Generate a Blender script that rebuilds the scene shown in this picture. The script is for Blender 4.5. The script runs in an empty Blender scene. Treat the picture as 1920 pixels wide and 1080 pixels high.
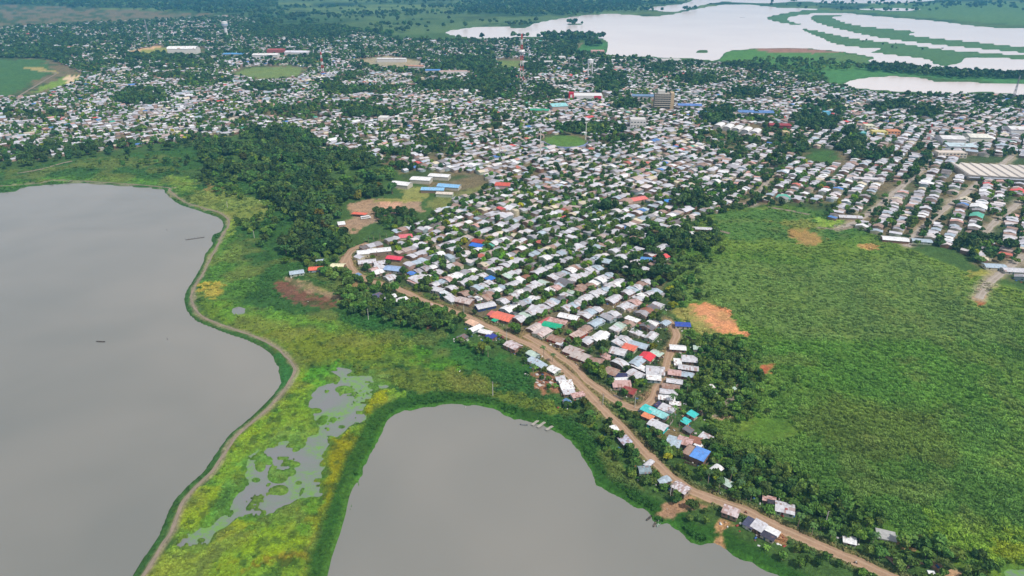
import bpy, bmesh, math, random
import numpy as np
from mathutils import Vector, Matrix
from mathutils.geometry import tessellate_polygon

R = math.radians
rng = np.random.default_rng(7)
random.seed(7)
scene = bpy.context.scene
COL = scene.collection

# ---------------------------------------------------------------- camera
CAM_H = 260.0
PITCH = R(25.8)
cam_d = bpy.data.cameras.new('camera')
cam_d.sensor_width = 36.0
cam_d.lens = 24.0
cam_d.clip_start = 1.0
cam_d.clip_end = 60000.0
cam = bpy.data.objects.new('camera', cam_d)
COL.objects.link(cam)
cam.location = (0, 0, CAM_H)
cam.rotation_euler = (R(90) - PITCH, 0, 0)
scene.camera = cam

# ---------------------------------------------------------------- sky
SUN_EL, SUN_AZ = R(55), R(128)          # azimuth clockwise from +Y: light from the right and a little behind
world = bpy.data.worlds.new('World')
scene.world = world
world.use_nodes = True
wn, wl = world.node_tree.nodes, world.node_tree.links
wn.clear()
w_out = wn.new('ShaderNodeOutputWorld')
w_bg = wn.new('ShaderNodeBackground')
w_sky = wn.new('ShaderNodeTexSky')
w_sky.sky_type = 'NISHITA'
w_sky.sun_disc = False
w_sky.sun_elevation = SUN_EL
w_sky.sun_rotation = SUN_AZ
w_sky.air_density = 1.0
w_sky.dust_density = 1.6
w_geo = wn.new('ShaderNodeTexCoord')
w_noise = wn.new('ShaderNodeTexNoise')
w_noise.inputs['Scale'].default_value = 1.6
w_noise.inputs['Detail'].default_value = 6.0
w_ramp = wn.new('ShaderNodeValToRGB')
w_ramp.color_ramp.elements[0].position = 0.35
w_ramp.color_ramp.elements[0].color = (5.4, 5.7, 6.5, 1)
w_ramp.color_ramp.elements[1].position = 0.65
w_ramp.color_ramp.elements[1].color = (9.2, 9.1, 9.4, 1)
w_mix = wn.new('ShaderNodeMix')
w_mix.data_type = 'RGBA'
w_mix.inputs[0].default_value = 0.82
wl.new(w_geo.outputs['Generated'], w_noise.inputs['Vector'])
wl.new(w_noise.outputs['Fac'], w_ramp.inputs[0])
wl.new(w_sky.outputs[0], w_mix.inputs[6])
w_sep = wn.new('ShaderNodeSeparateXYZ')
wl.new(w_geo.outputs['Generated'], w_sep.inputs[0])
w_el = wn.new('ShaderNodeMapRange')
w_el.inputs[1].default_value = 0.0
w_el.inputs[2].default_value = 0.45
w_el.inputs[3].default_value = 1.32
w_el.inputs[4].default_value = 0.92
wl.new(w_sep.outputs[2], w_el.inputs[0])
w_scl = wn.new('ShaderNodeVectorMath')
w_scl.operation = 'SCALE'
wl.new(w_ramp.outputs[0], w_scl.inputs[0])
wl.new(w_el.outputs[0], w_scl.inputs['Scale'])
wl.new(w_scl.outputs[0], w_mix.inputs[7])
wl.new(w_mix.outputs[2], w_bg.inputs[0])
w_bg.inputs[1].default_value = 0.08
wl.new(w_bg.outputs[0], w_out.inputs[0])

sun_d = bpy.data.lights.new('sun', 'SUN')
sun_d.energy = 3.2
sun_d.angle = R(3)
sun_d.color = (1.0, 0.95, 0.86)
sun = bpy.data.objects.new('sun', sun_d)
COL.objects.link(sun)
sdir = Vector((math.sin(SUN_AZ) * math.cos(SUN_EL), math.cos(SUN_AZ) * math.cos(SUN_EL), math.sin(SUN_EL)))
sun.rotation_euler = sdir.to_track_quat('Z', 'Y').to_euler()

scene.view_settings.view_transform = 'Standard'
scene.view_settings.look = 'None'
scene.view_settings.exposure = 0.42
scene.view_settings.gamma = 1.0
scene.view_settings.use_curve_mapping = False
scene.render.engine = 'CYCLES'
cy = scene.cycles
cy.max_bounces = 6
cy.diffuse_bounces = 3
cy.glossy_bounces = 2
cy.transmission_bounces = 3
cy.transparent_max_bounces = 6
cy.volume_bounces = 0
cy.caustics_reflective = False
cy.caustics_refractive = False
cy.use_denoising = True

# ---------------------------------------------------------------- helpers
F, CU, CV = 1280.0, 960.0, 540.0
ct, st_ = math.cos(PITCH), math.sin(PITCH)
Z0 = 1.2                                # level of the dry land; water stands at 0


def G(u, v, z=Z0):
    """point of the photograph (1920 x 1080) -> place in the world at height z"""
    a = (np.asarray(u, float) - CU) / F
    b = (CV - np.asarray(v, float)) / F
    dz = -st_ + b * ct
    t = (CAM_H - z) / np.maximum(-dz, 1e-3)
    return a * t, (ct + b * st_) * t


def PX(x, y, z=Z0):
    zz = z - CAM_H
    dep = y * ct - zz * st_
    upc = y * st_ + zz * ct
    return CU + F * x / dep, CV - F * upc / dep


def pts(pl, z=Z0):
    p = np.array(pl, float)
    x, y = G(p[:, 0], p[:, 1], z)
    return np.stack([x, y], 1)


def lin(c):
    c = np.asarray(c, float) / 255.0
    return np.where(c <= 0.04045, c / 12.92, ((c + 0.055) / 1.055) ** 2.4)


_perm = np.random.default_rng(3).random((256, 256))


def vnoise(x, y):
    xi, yi = np.floor(x).astype(int), np.floor(y).astype(int)
    fx, fy = x - xi, y - yi
    fx = fx * fx * (3 - 2 * fx)
    fy = fy * fy * (3 - 2 * fy)
    a = _perm[xi & 255, yi & 255]
    b = _perm[(xi + 1) & 255, yi & 255]
    c = _perm[xi & 255, (yi + 1) & 255]
    d = _perm[(xi + 1) & 255, (yi + 1) & 255]
    return (a * (1 - fx) + b * fx) * (1 - fy) + (c * (1 - fx) + d * fx) * fy


def fbm(x, y, s, oct=4, off=0.0):
    x = np.asarray(x) / s + off * 17.3
    y = np.asarray(y) / s + off * 9.1
    r, a, t = 0, 1.0, 0
    for _ in range(oct):
        r = r + a * vnoise(x, y)
        t += a
        a *= 0.5
        x = x * 2.03 + 5.7
        y = y * 2.03 + 1.3
    return r / t


def sdf(poly, X, Y, far=1e4):
    """signed distance to a closed polygon, positive inside; only worked out near it"""
    out = np.full(X.shape, -far)
    lo, hi = poly.min(0) - 60, poly.max(0) + 60
    m = (X > lo[0]) & (X < hi[0]) & (Y > lo[1]) & (Y < hi[1])
    x, y = X[m], Y[m]
    if not len(x):
        return out
    d = np.full(x.shape, 1e18)
    ins = np.zeros(x.shape, bool)
    n = len(poly)
    for i in range(n):
        ax, ay = poly[i]
        bx, by = poly[(i + 1) % n]
        ex, ey = bx - ax, by - ay
        L = ex * ex + ey * ey + 1e-9
        t = np.clip(((x - ax) * ex + (y - ay) * ey) / L, 0, 1)
        d = np.minimum(d, (x - ax - t * ex) ** 2 + (y - ay - t * ey) ** 2)
        c = (ay > y) != (by > y)
        if ey != 0:
            ins ^= c & (x < ex * (y - ay) / ey + ax)
    d = np.sqrt(d)
    out[m] = np.where(ins, d, -d)
    return out


def ldist(line, X, Y, far=1e4):
    out = np.full(X.shape, far)
    lo, hi = line.min(0) - 60, line.max(0) + 60
    m = (X > lo[0]) & (X < hi[0]) & (Y > lo[1]) & (Y < hi[1])
    x, y = X[m], Y[m]
    if not len(x):
        return out
    d = np.full(x.shape, 1e18)
    for i in range(len(line) - 1):
        ax, ay = line[i]
        ex, ey = line[i + 1] - line[i]
        L = ex * ex + ey * ey + 1e-9
        t = np.clip(((x - ax) * ex + (y - ay) * ey) / L, 0, 1)
        d = np.minimum(d, (x - ax - t * ex) ** 2 + (y - ay - t * ey) ** 2)
    out[m] = np.sqrt(d)
    return out


def smooth(p, n=5, closed=False):
    p = np.asarray(p, float)
    out = []
    N = len(p)
    rngi = range(N if closed else N - 1)
    for i in rngi:
        if closed:
            a, b, c, d = p[i - 1], p[i], p[(i + 1) % N], p[(i + 2) % N]
        else:
            a, b, c, d = p[max(i - 1, 0)], p[i], p[i + 1], p[min(i + 2, N - 1)]
        for k in range(n):
            t = k / n
            out.append(0.5 * (2 * b + (c - a) * t + (2 * a - 5 * b + 4 * c - d) * t * t + (3 * b - a - 3 * c + d) * t ** 3))
    if not closed:
        out.append(p[-1])
    return np.array(out)


def mesh_obj(name, V, Fc, mat=None, parent=None, cols=None, link=True, smooth_sh=False):
    me = bpy.data.meshes.new(name)
    me.from_pydata([tuple(v) for v in V], [], [tuple(f) for f in Fc])
    if cols is not None:
        at = me.color_attributes.new('Col', 'FLOAT_COLOR', 'CORNER')
        arr = np.ones((len(me.loops), 4), np.float32)
        k = 0
        for f, c in zip(Fc, cols):
            arr[k:k + len(f), :3] = c
            k += len(f)
        at.data.foreach_set('color', arr.ravel())
    if mat:
        me.materials.append(mat)
    if smooth_sh:
        me.polygons.foreach_set('use_smooth', [True] * len(me.polygons))
    o = bpy.data.objects.new(name, me)
    if link:
        COL.objects.link(o)
    if parent:
        o.parent = parent
    return o


def np_mesh(name, V, quads, mat=None, face_cols=None, vert_cols=None, tris=None, smooth_sh=False):
    me = bpy.data.meshes.new(name)
    V = np.asarray(V, np.float32)
    me.vertices.add(len(V))
    me.vertices.foreach_set('co', V.ravel())
    nq = len(quads)
    nt = 0 if tris is None else len(tris)
    li = np.asarray(quads, np.int32).ravel()
    st = np.arange(nq) * 4
    if nt:
        li = np.concatenate([li, np.asarray(tris, np.int32).ravel()])
        st = np.concatenate([st, nq * 4 + np.arange(nt) * 3])
    me.loops.add(len(li))
    me.loops.foreach_set('vertex_index', li)
    me.polygons.add(nq + nt)
    me.polygons.foreach_set('loop_start', st.astype(np.int32))
    if smooth_sh:
        me.polygons.foreach_set('use_smooth', np.ones(nq + nt, bool))
    me.update(calc_edges=True)
    if face_cols is not None:
        at = me.color_attributes.new('Col', 'FLOAT_COLOR', 'CORNER')
        fc = np.asarray(face_cols, np.float32)
        rep = np.concatenate([np.repeat(fc[:nq], 4, 0), np.repeat(fc[nq:], 3, 0)])
        arr = np.ones((len(rep), 4), np.float32)
        arr[:, :3] = rep
        at.data.foreach_set('color', arr.ravel())
    if vert_cols is not None:
        at = me.color_attributes.new('Col', 'FLOAT_COLOR', 'POINT')
        arr = np.ones((len(V), 4), np.float32)
        arr[:, :3] = vert_cols
        at.data.foreach_set('color', arr.ravel())
    me.validate()
    if mat:
        me.materials.append(mat)
    o = bpy.data.objects.new(name, me)
    COL.objects.link(o)
    return o


def tag(o, label=None, cat=None, group=None, kind=None):
    if label: o['label'] = label
    if cat: o['category'] = cat
    if group: o['group'] = group
    if kind: o['kind'] = kind
    return o


def empty(name, loc, rz=0.0, sc=1.0):
    o = bpy.data.objects.new(name, None)
    o.empty_display_size = 0.5
    COL.objects.link(o)
    o.location = loc
    o.rotation_euler = (0, 0, rz)
    o.scale = (sc, sc, sc) if np.isscalar(sc) else sc
    return o


# ---------------------------------------------------------------- materials
def new_mat(name, rough=0.8, spec=0.3, metal=0.0):
    m = bpy.data.materials.new(name)
    m.use_nodes = True
    nt = m.node_tree
    b = nt.nodes['Principled BSDF']
    b.inputs['Roughness'].default_value = rough
    b.inputs['Specular IOR Level'].default_value = spec
    b.inputs['Metallic'].default_value = metal
    return m, nt, b


def N(nt, t, **kw):
    n = nt.nodes.new(t)
    for k, v in kw.items():
        setattr(n, k, v)
    return n


def noise_node(nt, scale, detail=4, rough=0.6, vec=None, dist=0.0):
    n = N(nt, 'ShaderNodeTexNoise')
    n.inputs['Scale'].default_value = scale
    n.inputs['Detail'].default_value = detail
    n.inputs['Roughness'].default_value = rough
    n.inputs['Distortion'].default_value = dist
    if vec is not None:
        nt.links.new(vec, n.inputs['Vector'])
    return n


def maprange(nt, src, a, b, c, d):
    n = N(nt, 'ShaderNodeMapRange')
    n.inputs[1].default_value = a
    n.inputs[2].default_value = b
    n.inputs[3].default_value = c
    n.inputs[4].default_value = d
    nt.links.new(src, n.inputs[0])
    return n.outputs[0]


def vscale(nt, col, fac):
    n = N(nt, 'ShaderNodeVectorMath', operation='SCALE')
    nt.links.new(col, n.inputs[0])
    if isinstance(fac, float):
        n.inputs['Scale'].default_value = fac
    else:
        nt.links.new(fac, n.inputs['Scale'])
    return n.outputs[0]


def mixc(nt, fac, a, b):
    n = N(nt, 'ShaderNodeMix', data_type='RGBA')
    for sock, val in ((n.inputs[0], fac), (n.inputs[6], a), (n.inputs[7], b)):
        if hasattr(val, 'is_linked'):
            nt.links.new(val, sock)
        elif isinstance(val, (int, float)):
            sock.default_value = val
        else:
            sock.default_value = (*val, 1)
    return n.outputs[2]


def mul(nt, a, b):
    n = N(nt, 'ShaderNodeMath', operation='MULTIPLY')
    for i, v in enumerate((a, b)):
        if hasattr(v, 'is_linked'):
            nt.links.new(v, n.inputs[i])
        else:
            n.inputs[i].default_value = v
    return n.outputs[0]


def bump(nt, b, h, dist, strength=1.0):
    n = N(nt, 'ShaderNodeBump')
    n.inputs['Distance'].default_value = dist
    n.inputs['Strength'].default_value = strength
    nt.links.new(h, n.inputs['Height'])
    nt.links.new(n.outputs[0], b.inputs['Normal'])


def geo_pos(nt):
    return N(nt, 'ShaderNodeNewGeometry').outputs['Position']


# ground: colour of the plant cover comes with the sheet, the shader adds tufts and relief
m_ground, nt, b = new_mat('ground_cover', 0.95, 0.1)
pos = geo_pos(nt)
ca = N(nt, 'ShaderNodeAttribute', attribute_name='Col')
n1 = noise_node(nt, 0.55, 5, 0.7, pos, 0.6)
n2 = noise_node(nt, 0.09, 5, 0.65, pos, 0.8)
n3 = noise_node(nt, 0.018, 4, 0.6, pos, 0.5)
f1 = maprange(nt, n1.outputs['Fac'], 0.3, 0.7, 0.5, 1.5)
f2 = maprange(nt, n2.outputs['Fac'], 0.3, 0.7, 0.78, 1.22)
fm = mul(nt, f1, f2)
hue = maprange(nt, n3.outputs['Fac'], 0.35, 0.65, 0.0, 1.0)
c1 = vscale(nt, ca.outputs['Color'], fm)
vm = N(nt, 'ShaderNodeVectorMath', operation='MULTIPLY')
nt.links.new(c1, vm.inputs[0])
vm.inputs[1].default_value = (1.18, 1.04, 0.8)
c2 = mixc(nt, mul(nt, hue, 0.7), c1, vm.outputs[0])
nt.links.new(c2, b.inputs['Base Color'])
bump(nt, b, n1.outputs['Fac'], 1.2, 0.9)

# generic painted/attribute material for town fabric
def attr_mat(name, rough, spec, amp_lo=0.8, amp_hi=1.15, scale=0.6, rust=0.0):
    m, nt, b = new_mat(name, rough, spec)
    ca = N(nt, 'ShaderNodeAttribute', attribute_name='Col')
    pos = geo_pos(nt)
    n = noise_node(nt, scale, 5, 0.65, pos)
    c = vscale(nt, ca.outputs['Color'], maprange(nt, n.outputs['Fac'], 0.3, 0.7, amp_lo, amp_hi))
    if rust:
        n2 = noise_node(nt, 0.45, 5, 0.7, pos, 0.4)
        rf = maprange(nt, n2.outputs['Fac'], 0.56, 0.68, 0.0, rust)
        c = mixc(nt, rf, c, (0.24, 0.13, 0.085))
    nt.links.new(c, b.inputs['Base Color'])
    return m, nt, b, n


m_roof, nt, b, n = attr_mat('corrugated_roof_sheet', 0.5, 0.35, 0.82, 1.12, 0.8, 0.55)
tc = N(nt, 'ShaderNodeTexCoord')
wv = N(nt, 'ShaderNodeTexWave', wave_type='BANDS', bands_direction='X', wave_profile='SIN')
wv.inputs['Scale'].default_value = 3.2
nt.links.new(tc.outputs['Object'], wv.inputs['Vector'])
bump(nt, b, wv.outputs['Fac'], 0.03, 0.8)
m_wall, nt, b, n = attr_mat('rendered_wall', 0.9, 0.2, 0.75, 1.12, 0.7)
m_town, _, _, _ = attr_mat('town_roofs_and_walls', 0.65, 0.25, 0.8, 1.15, 0.35, 0.4)
m_paint, _, _, _ = attr_mat('painted_surface', 0.6, 0.3, 0.9, 1.06, 1.5)

# dirt road
def dirt_mat(name, c_a, c_b, c_c):
    m, nt, b = new_mat(name, 0.95, 0.1)
    pos = geo_pos(nt)
    uv = N(nt, 'ShaderNodeAttribute', attribute_name='across')
    n1 = noise_node(nt, 0.12, 5, 0.65, pos)
    n2 = noise_node(nt, 1.1, 5, 0.7, pos)
    c = mixc(nt, maprange(nt, n1.outputs['Fac'], 0.35, 0.65, 0, 1), c_a, c_b)
    c = vscale(nt, c, maprange(nt, n2.outputs['Fac'], 0.3, 0.7, 0.82, 1.14))
    # wheel tracks and a crown of loose earth
    w = N(nt, 'ShaderNodeMath', operation='SINE')
    nt.links.new(mul(nt, uv.outputs['Fac'], 12.566), w.inputs[0])
    tr = maprange(nt, w.outputs[0], 0.1, 0.9, 0, 1)
    c = mixc(nt, mul(nt, tr, maprange(nt, n1.outputs['Fac'], 0.3, 0.7, 0.1, 0.5)), c, c_c)
    nt.links.new(c, b.inputs['Base Color'])
    bump(nt, b, n2.outputs['Fac'], 0.25, 0.7)
    return m


m_dirt = dirt_mat('trodden_earth_road', lin((158, 130, 108)), lin((140, 116, 94)), lin((186, 162, 140)))
m_street = dirt_mat('side_street_earth', lin((150, 120, 98)), lin((124, 102, 82)), lin((170, 142, 120)))
m_path = dirt_mat('dry_mud_path', lin((134, 120, 106)), lin((112, 106, 90)), lin((152, 138, 124)))
m_townroad = dirt_mat('pale_paved_street', lin((160, 150, 140)), lin((140, 128, 116)), lin((176, 168, 160)))


def water_mat(name, ca, cb, scale, rough=0.08, bdist=0.05):
    m, nt, b = new_mat(name, rough, 0.5)
    b.inputs['IOR'].default_value = 1.33
    pos = geo_pos(nt)
    n = noise_node(nt, scale, 3, 0.5, pos, 0.3)
    nt.links.new(mixc(nt, maprange(nt, n.outputs['Fac'], 0.35, 0.65, 0, 1), ca, cb), b.inputs['Base Color'])
    n2 = noise_node(nt, 0.8, 3, 0.5, pos)
    bump(nt, b, n2.outputs['Fac'], bdist, 0.4)
    mp = N(nt, 'ShaderNodeMapping')
    mp.inputs['Scale'].default_value = (0.006, 0.03, 1)
    mp.inputs['Rotation'].default_value = (0, 0, 0.5)
    nt.links.new(pos, mp.inputs[0])
    n3 = noise_node(nt, 1.0, 4, 0.6, mp.outputs[0], 1.0)
    if bdist > 0.02:
        nt.links.new(maprange(nt, n3.outputs['Fac'], 0.4, 0.62, rough * 0.4, rough * 2.2), b.inputs['Roughness'])
    return m


m_lake = water_mat('silty_lake_water', (0.155, 0.158, 0.146), (0.205, 0.197, 0.178), 0.006, 0.12)
m_river = water_mat('silty_river_water', (0.60, 0.52, 0.495), (0.64, 0.56, 0.53), 0.003, 0.2, 0.01)
# marsh pool: algae film in places
m_pool, nt, b = new_mat('algae_pool_water', 0.15, 0.5)
pos = geo_pos(nt)
n = noise_node(nt, 0.035, 5, 0.6, pos, 0.6)
nn = noise_node(nt, 0.3, 5, 0.7, pos)
c = mixc(nt, maprange(nt, n.outputs['Fac'], 0.38, 0.58, 0, 1), (0.16, 0.165, 0.165), (0.13, 0.185, 0.12))
c = mixc(nt, mul(nt, maprange(nt, nn.outputs['Fac'], 0.44, 0.56, 0, 1), maprange(nt, n.outputs['Fac'], 0.46, 0.56, 0, 0.9)), c, (0.12, 0.25, 0.035))
nt.links.new(c, b.inputs['Base Color'])


def leaf_mat(name, amp=0.35):
    m, nt, b = new_mat(name, 0.75, 0.15)
    t = N(nt, 'ShaderNodeAttribute', attribute_name='tint', attribute_type='INSTANCER')
    v = N(nt, 'ShaderNodeAttribute', attribute_name='Col')
    oi = N(nt, 'ShaderNodeObjectInfo')
    f = maprange(nt, oi.outputs['Random'], 0, 1, 1 - amp * 0.6, 1 + amp)
    vm = N(nt, 'ShaderNodeVectorMath', operation='MULTIPLY')
    nt.links.new(t.outputs['Color'], vm.inputs[0])
    nt.links.new(v.outputs['Color'], vm.inputs[1])
    c = vscale(nt, vm.outputs[0], f)
    nt.links.new(c, b.inputs['Base Color'])
    return m


m_leaf = leaf_mat('tree_leaves')
m_grass = leaf_mat('marsh_grass_blades', 0.3)
m_bark, nt, b, n = attr_mat('bark', 0.9, 0.1, 0.7, 1.2, 2.0)

# ---------------------------------------------------------------- traced outlines (points of the photograph, laid on the ground)
LAKE = [(-900, 372), (-300, 372), (0, 362), (40, 352), (100, 346), (160, 343), (240, 348), (300, 352), (318, 366), (333, 382), (373, 395), (407, 407),
        (420, 418), (417, 433), (397, 443), (398, 460), (387, 473), (380, 497), (363, 527), (353, 550), (357, 577),
        (377, 597), (400, 605), (423, 617), (473, 635), (497, 653), (517, 678), (523, 700), (527, 728), (501, 762), (468, 791),
        (444, 807), (419, 844), (395, 880), (366, 905), (338, 933), (321, 962), (313, 994), (293, 1023), (273, 1056),
        (258, 1085), (235, 1150), (200, 1260), (-900, 1260)]
POND = [(719, 803), (708, 827), (700, 845), (684, 872), (668, 917), (656, 950), (643, 999), (631, 1031), (624, 1080), (610, 1150), (590, 1260),
        (2100, 1260), (1600, 1140), (1453, 1078), (1407, 1053), (1367, 1037), (1340, 1018), (1317, 1023), (1287, 1010), (1257, 983),
        (1233, 983), (1213, 960), (1187, 950), (1160, 933), (1120, 910), (1107, 880), (1090, 853), (1070, 828), (1037, 808),
        (1000, 793), (963, 785), (930, 768), (907, 762), (873, 759), (840, 758), (817, 762), (783, 766), (753, 772), (733, 783)]
RIVER = [(835, 60), (870, 54), (896, 51), (960, 50), (992, 47), (1033, 38), (1103, 28), (1156, 26), (1208, 30), (1255, 28), (1302, 18), (1348, 10),
         (1395, 8), (1459, 14), (1535, 17), (1600, 26), (1640, 30), (1690, 34), (1760, 40), (1840, 50), (1920, 53), (2300, 60),
         (2300, 140), (1920, 137), (1850, 137), (1830, 133), (1780, 132), (1740, 128), (1690, 124), (1645, 122), (1630, 113), (1640, 108),
         (1600, 100), (1560, 95), (1500, 90), (1440, 90), (1400, 92), (1362, 97), (1345, 113), (1300, 110), (1230, 107), (1145, 103),
         (1138, 98), (1140, 85), (1135, 75), (1100, 68), (980, 69), (940, 72), (870, 70)]
RIVER2 = [(1205, 16), (1255, 10), (1282, 7), (1300, 1), (1320, -6), (1800, -8), (1712, 4), (1640, 6), (1560, 6), (1500, 3), (1440, 6),
          (1400, 5), (1350, 4), (1318, 9), (1296, 15), (1265, 22), (1232, 20)]
RIVER3 = [(1605, 17), (1680, 15), (1755, 18), (1700, 20.5), (1640, 20)]
LAGOON = [(1578, 160), (1600, 150), (1640, 145), (1680, 143), (1730, 147), (1760, 154), (1800, 153), (1860, 157), (1920, 158), (2300, 165), (2300, 185), (1920, 177),
          (1850, 172), (1780, 175), (1700, 172), (1640, 168), (1600, 164)]
ISLES = [
    [(1540, 17), (1480, 23), (1436, 33), (1460, 42), (1500, 48), (1503, 45.5), (1476, 38), (1484, 31), (1545, 24), (1600, 26)],
    [(1592, 26.5), (1540, 28), (1519, 31), (1530, 42), (1580, 56), (1650, 71), (1760, 84), (1920, 99), (2300, 130), (2300, 118), (1920, 88), (1850, 81),
     (1740, 70), (1702, 65), (1718, 60), (1700, 57), (1610, 48), (1575, 39), (1560, 31), (1592, 29)],
    [(1502, 55), (1530, 57), (1600, 72), (1700, 83), (1790, 95), (1920, 104), (2300, 140), (2300, 150), (1920, 112), (1850, 108), (1810, 108),
     (1802, 118), (1775, 123), (1750, 120), (1742, 112), (1690, 105), (1634, 98), (1652, 92), (1600, 88), (1560, 81), (1542, 72)],
    [(1058, 46), (1078, 44.5), (1098, 46), (1080, 48)],
    [(1302, 97), (1318, 94), (1332, 97), (1318, 100)],
    [(955, 51), (990, 46), (994, 50), (975, 53)],
    [(1415, 38), (1422, 36.8), (1428, 38), (1422, 39)],
]
POOLS = [
    [(629, 697), (644, 696), (662, 702), (700, 702), (707, 714), (730, 718), (728, 726), (704, 729), (687, 744), (683, 765), (677, 780), (653, 799),
     (628, 816), (602, 810), (585, 800), (592, 782), (589, 744), (606, 727), (629, 714)],
    [(466, 864), (501, 838), (535, 828), (546, 846), (580, 812), (612, 818), (604, 850), (592, 884), (598, 924), (560, 935), (530, 955), (493, 964), (448, 964), (440, 945), (468, 920), (462, 893)],
    [(321, 1018), (374, 998), (399, 985), (430, 966), (438, 970), (402, 1000), (399, 1015), (370, 1042), (352, 1028)],
    [(432, 579), (446, 576), (456, 581), (458, 586), (442, 587)],
    [(668, 905), (655, 930), (648, 960), (638, 1000), (622, 1045), (612, 1085), (600, 1140), (612, 1140), (622, 1085), (631, 1045), (645, 1002), (653, 965), (661, 935), (672, 912)],
    [(1650, 997), (1672, 999), (1680, 1010), (1655, 1008)],
    [(1880, 1072), (1930, 1078), (1940, 1100), (1890, 1100)],
]
POOL_ISLES = [((488, 872), 9, 12), ((500, 862), 10, 5), ((521, 893), 19, 13), ((525, 919), 15, 9), ((505, 868), 5, 3), ((603, 790), 9, 6), ((625, 786), 6, 4),
              ((640, 800), 6, 3), ((593, 770), 10, 5), ((385, 976), 17, 12), ((378, 1012), 6, 3), ((645, 730), 16, 7), ((700, 724), 10, 5), ((480, 900), 7, 4),
              ((545, 885), 9, 7), ((550, 870), 12, 5), ((560, 905), 5, 3)]
LAKE_W = smooth(pts(LAKE, 0), 3, True)
POND_W = smooth(pts(POND, 0), 3, True)
RIVER_W = smooth(pts(RIVER, 0), 3, True)
RIVER2_W = smooth(pts(RIVER2, 0), 2, True)
RIVER3_W = pts(RIVER3, 0)
LAGOON_W = smooth(pts(LAGOON, 0), 3, True)
ISLES_W = [smooth(pts(p, 0), 2, True) for p in ISLES]
POOLS_W = [smooth(pts(p, 0), 2, True) for p in POOLS]

ROAD_MAIN = [(640, 500), (650, 482), (662, 468), (690, 456)]
ROAD_LAKE = [(652, 480), (660, 505), (690, 525), (730, 535), (762, 548), (800, 566), (850, 583), (890, 600), (950, 628), (1000, 650), (1040, 680), (1085, 720), (1122, 760),
             (1165, 800), (1205, 845), (1235, 872), (1262, 898), (1300, 922), (1350, 940), (1400, 958), (1450, 985), (1520, 1016), (1600, 1050), (1680, 1085), (1800, 1135)]
ROAD_INNER = [(985, 628), (1020, 648), (1050, 668), (1078, 688), (1100, 712), (1128, 732), (1150, 748), (1178, 762), (1200, 765), (1222, 750), (1232, 728),
              (1244, 704), (1250, 682), (1258, 655), (1268, 630), (1262, 612), (1252, 600)]
PATH_LAKE = [(-60, 352), (60, 345), (120, 338), (300, 350), (318, 358), (345, 378), (385, 391), (412, 399), (428, 412), (427, 426), (415, 444), (405, 466), (395, 485), (385, 505), (370, 530), (359, 552), (363, 575),
             (380, 594), (405, 605), (440, 618), (480, 632), (518, 652), (545, 678), (553, 694), (545, 712), (530, 735), (505, 763), (471, 794), (446, 815), (421, 850),
             (398, 884), (369, 911), (344, 940), (330, 972), (318, 1002), (298, 1032), (276, 1068), (258, 1100), (225, 1180)]
T2_STREETS = [[(1700, 462), (1712, 445), (1760, 400), (1800, 370), (1860, 322), (1900, 290)], [(1570, 430), (1600, 418), (1640, 392), (1690, 350), (1740, 310)],
              [(1410, 385), (1435, 345), (1455, 305), (1470, 270), (1476, 250)], [(1840, 440), (1880, 405), (1925, 370)],
              [(1835, 560), (1850, 535), (1870, 518), (1885, 505), (1920, 478)]]
DIRT_TRACKS = [[(35, 180), (60, 165), (90, 147), (105, 137), (80, 134)], [(32, 325), (70, 319), (110, 308), (135, 302)], [(1530, 427), (1575, 430), (1600, 425)],
               [(1322, 430), (1345, 432), (1368, 438)], [(1440, 388), (1480, 395), (1520, 403)], [(860, 380), (900, 365), (925, 352), (860, 372)], [(1390, 722), (1345, 776), (1310, 772)]]

# ---------------------------------------------------------------- ground sheet
ks = np.concatenate([np.linspace(-4, -1.25, 24)[:-1], np.linspace(-1.25, 1.25, 790), np.linspace(1.25, 4, 24)[1:]])
dep = np.linspace(R(56), R(2.35), 440)
ys = np.concatenate([[40, 90, 130], CAM_H / np.tan(dep), [7000, 8200, 9800, 11500]])
K, YY = np.meshgrid(ks, ys)
X = (K * YY).ravel()
Y = YY.ravel()
gw, gh = len(ks), len(ys)
wamp = np.clip(np.hypot(X, Y) * 0.004, 1.2, 10)
wx = (fbm(X, Y, 18, 3, 1) - 0.5) * 5 * wamp * 0.8
wy = (fbm(X, Y, 18, 3, 2) - 0.5) * 5 * wamp * 0.8
Xw, Yw = X + wx, Y + wy
Xs, Ys = X + wx * 0.18, Y + wy * 0.18
dwater = np.full(X.shape, -1e4)
for p in (LAKE_W, POND_W):
    dwater = np.maximum(dwater, sdf(p, Xs, Ys))
dwater = dwater + np.where(dwater > -40, (fbm(X, Y, 5, 3, 63) - 0.5) * 3.4, 0)
driv = np.full(X.shape, -1e4)
for p in (RIVER_W, RIVER2_W, RIVER3_W, LAGOON_W):
    driv = np.maximum(driv, sdf(p, Xs, Ys))
for p in ISLES_W:
    driv = np.minimum(driv, -sdf(p, Xs, Ys))
dpool = np.full(X.shape, -1e4)
for p in POOLS_W:
    dpool = np.maximum(dpool, sdf(p, Xw, Yw))
dpool = dpool + np.where(dpool > -30, 0.8 + (fbm(X, Y, 11, 4, 61) - 0.5) * 13, 0)
dpool = np.minimum(dpool, np.where(fbm(X, Y, 5.5, 3, 62) > 0.66, -2.0, 99))
dpool = np.minimum(dpool, -sdf(POND_W, X, Y) - 7)
dpool = np.maximum(dpool, sdf(POOLS_W[4], Xs, Ys))
dpool = np.where(sdf(LAKE_W, X, Y) > -10, -50, dpool)
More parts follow.
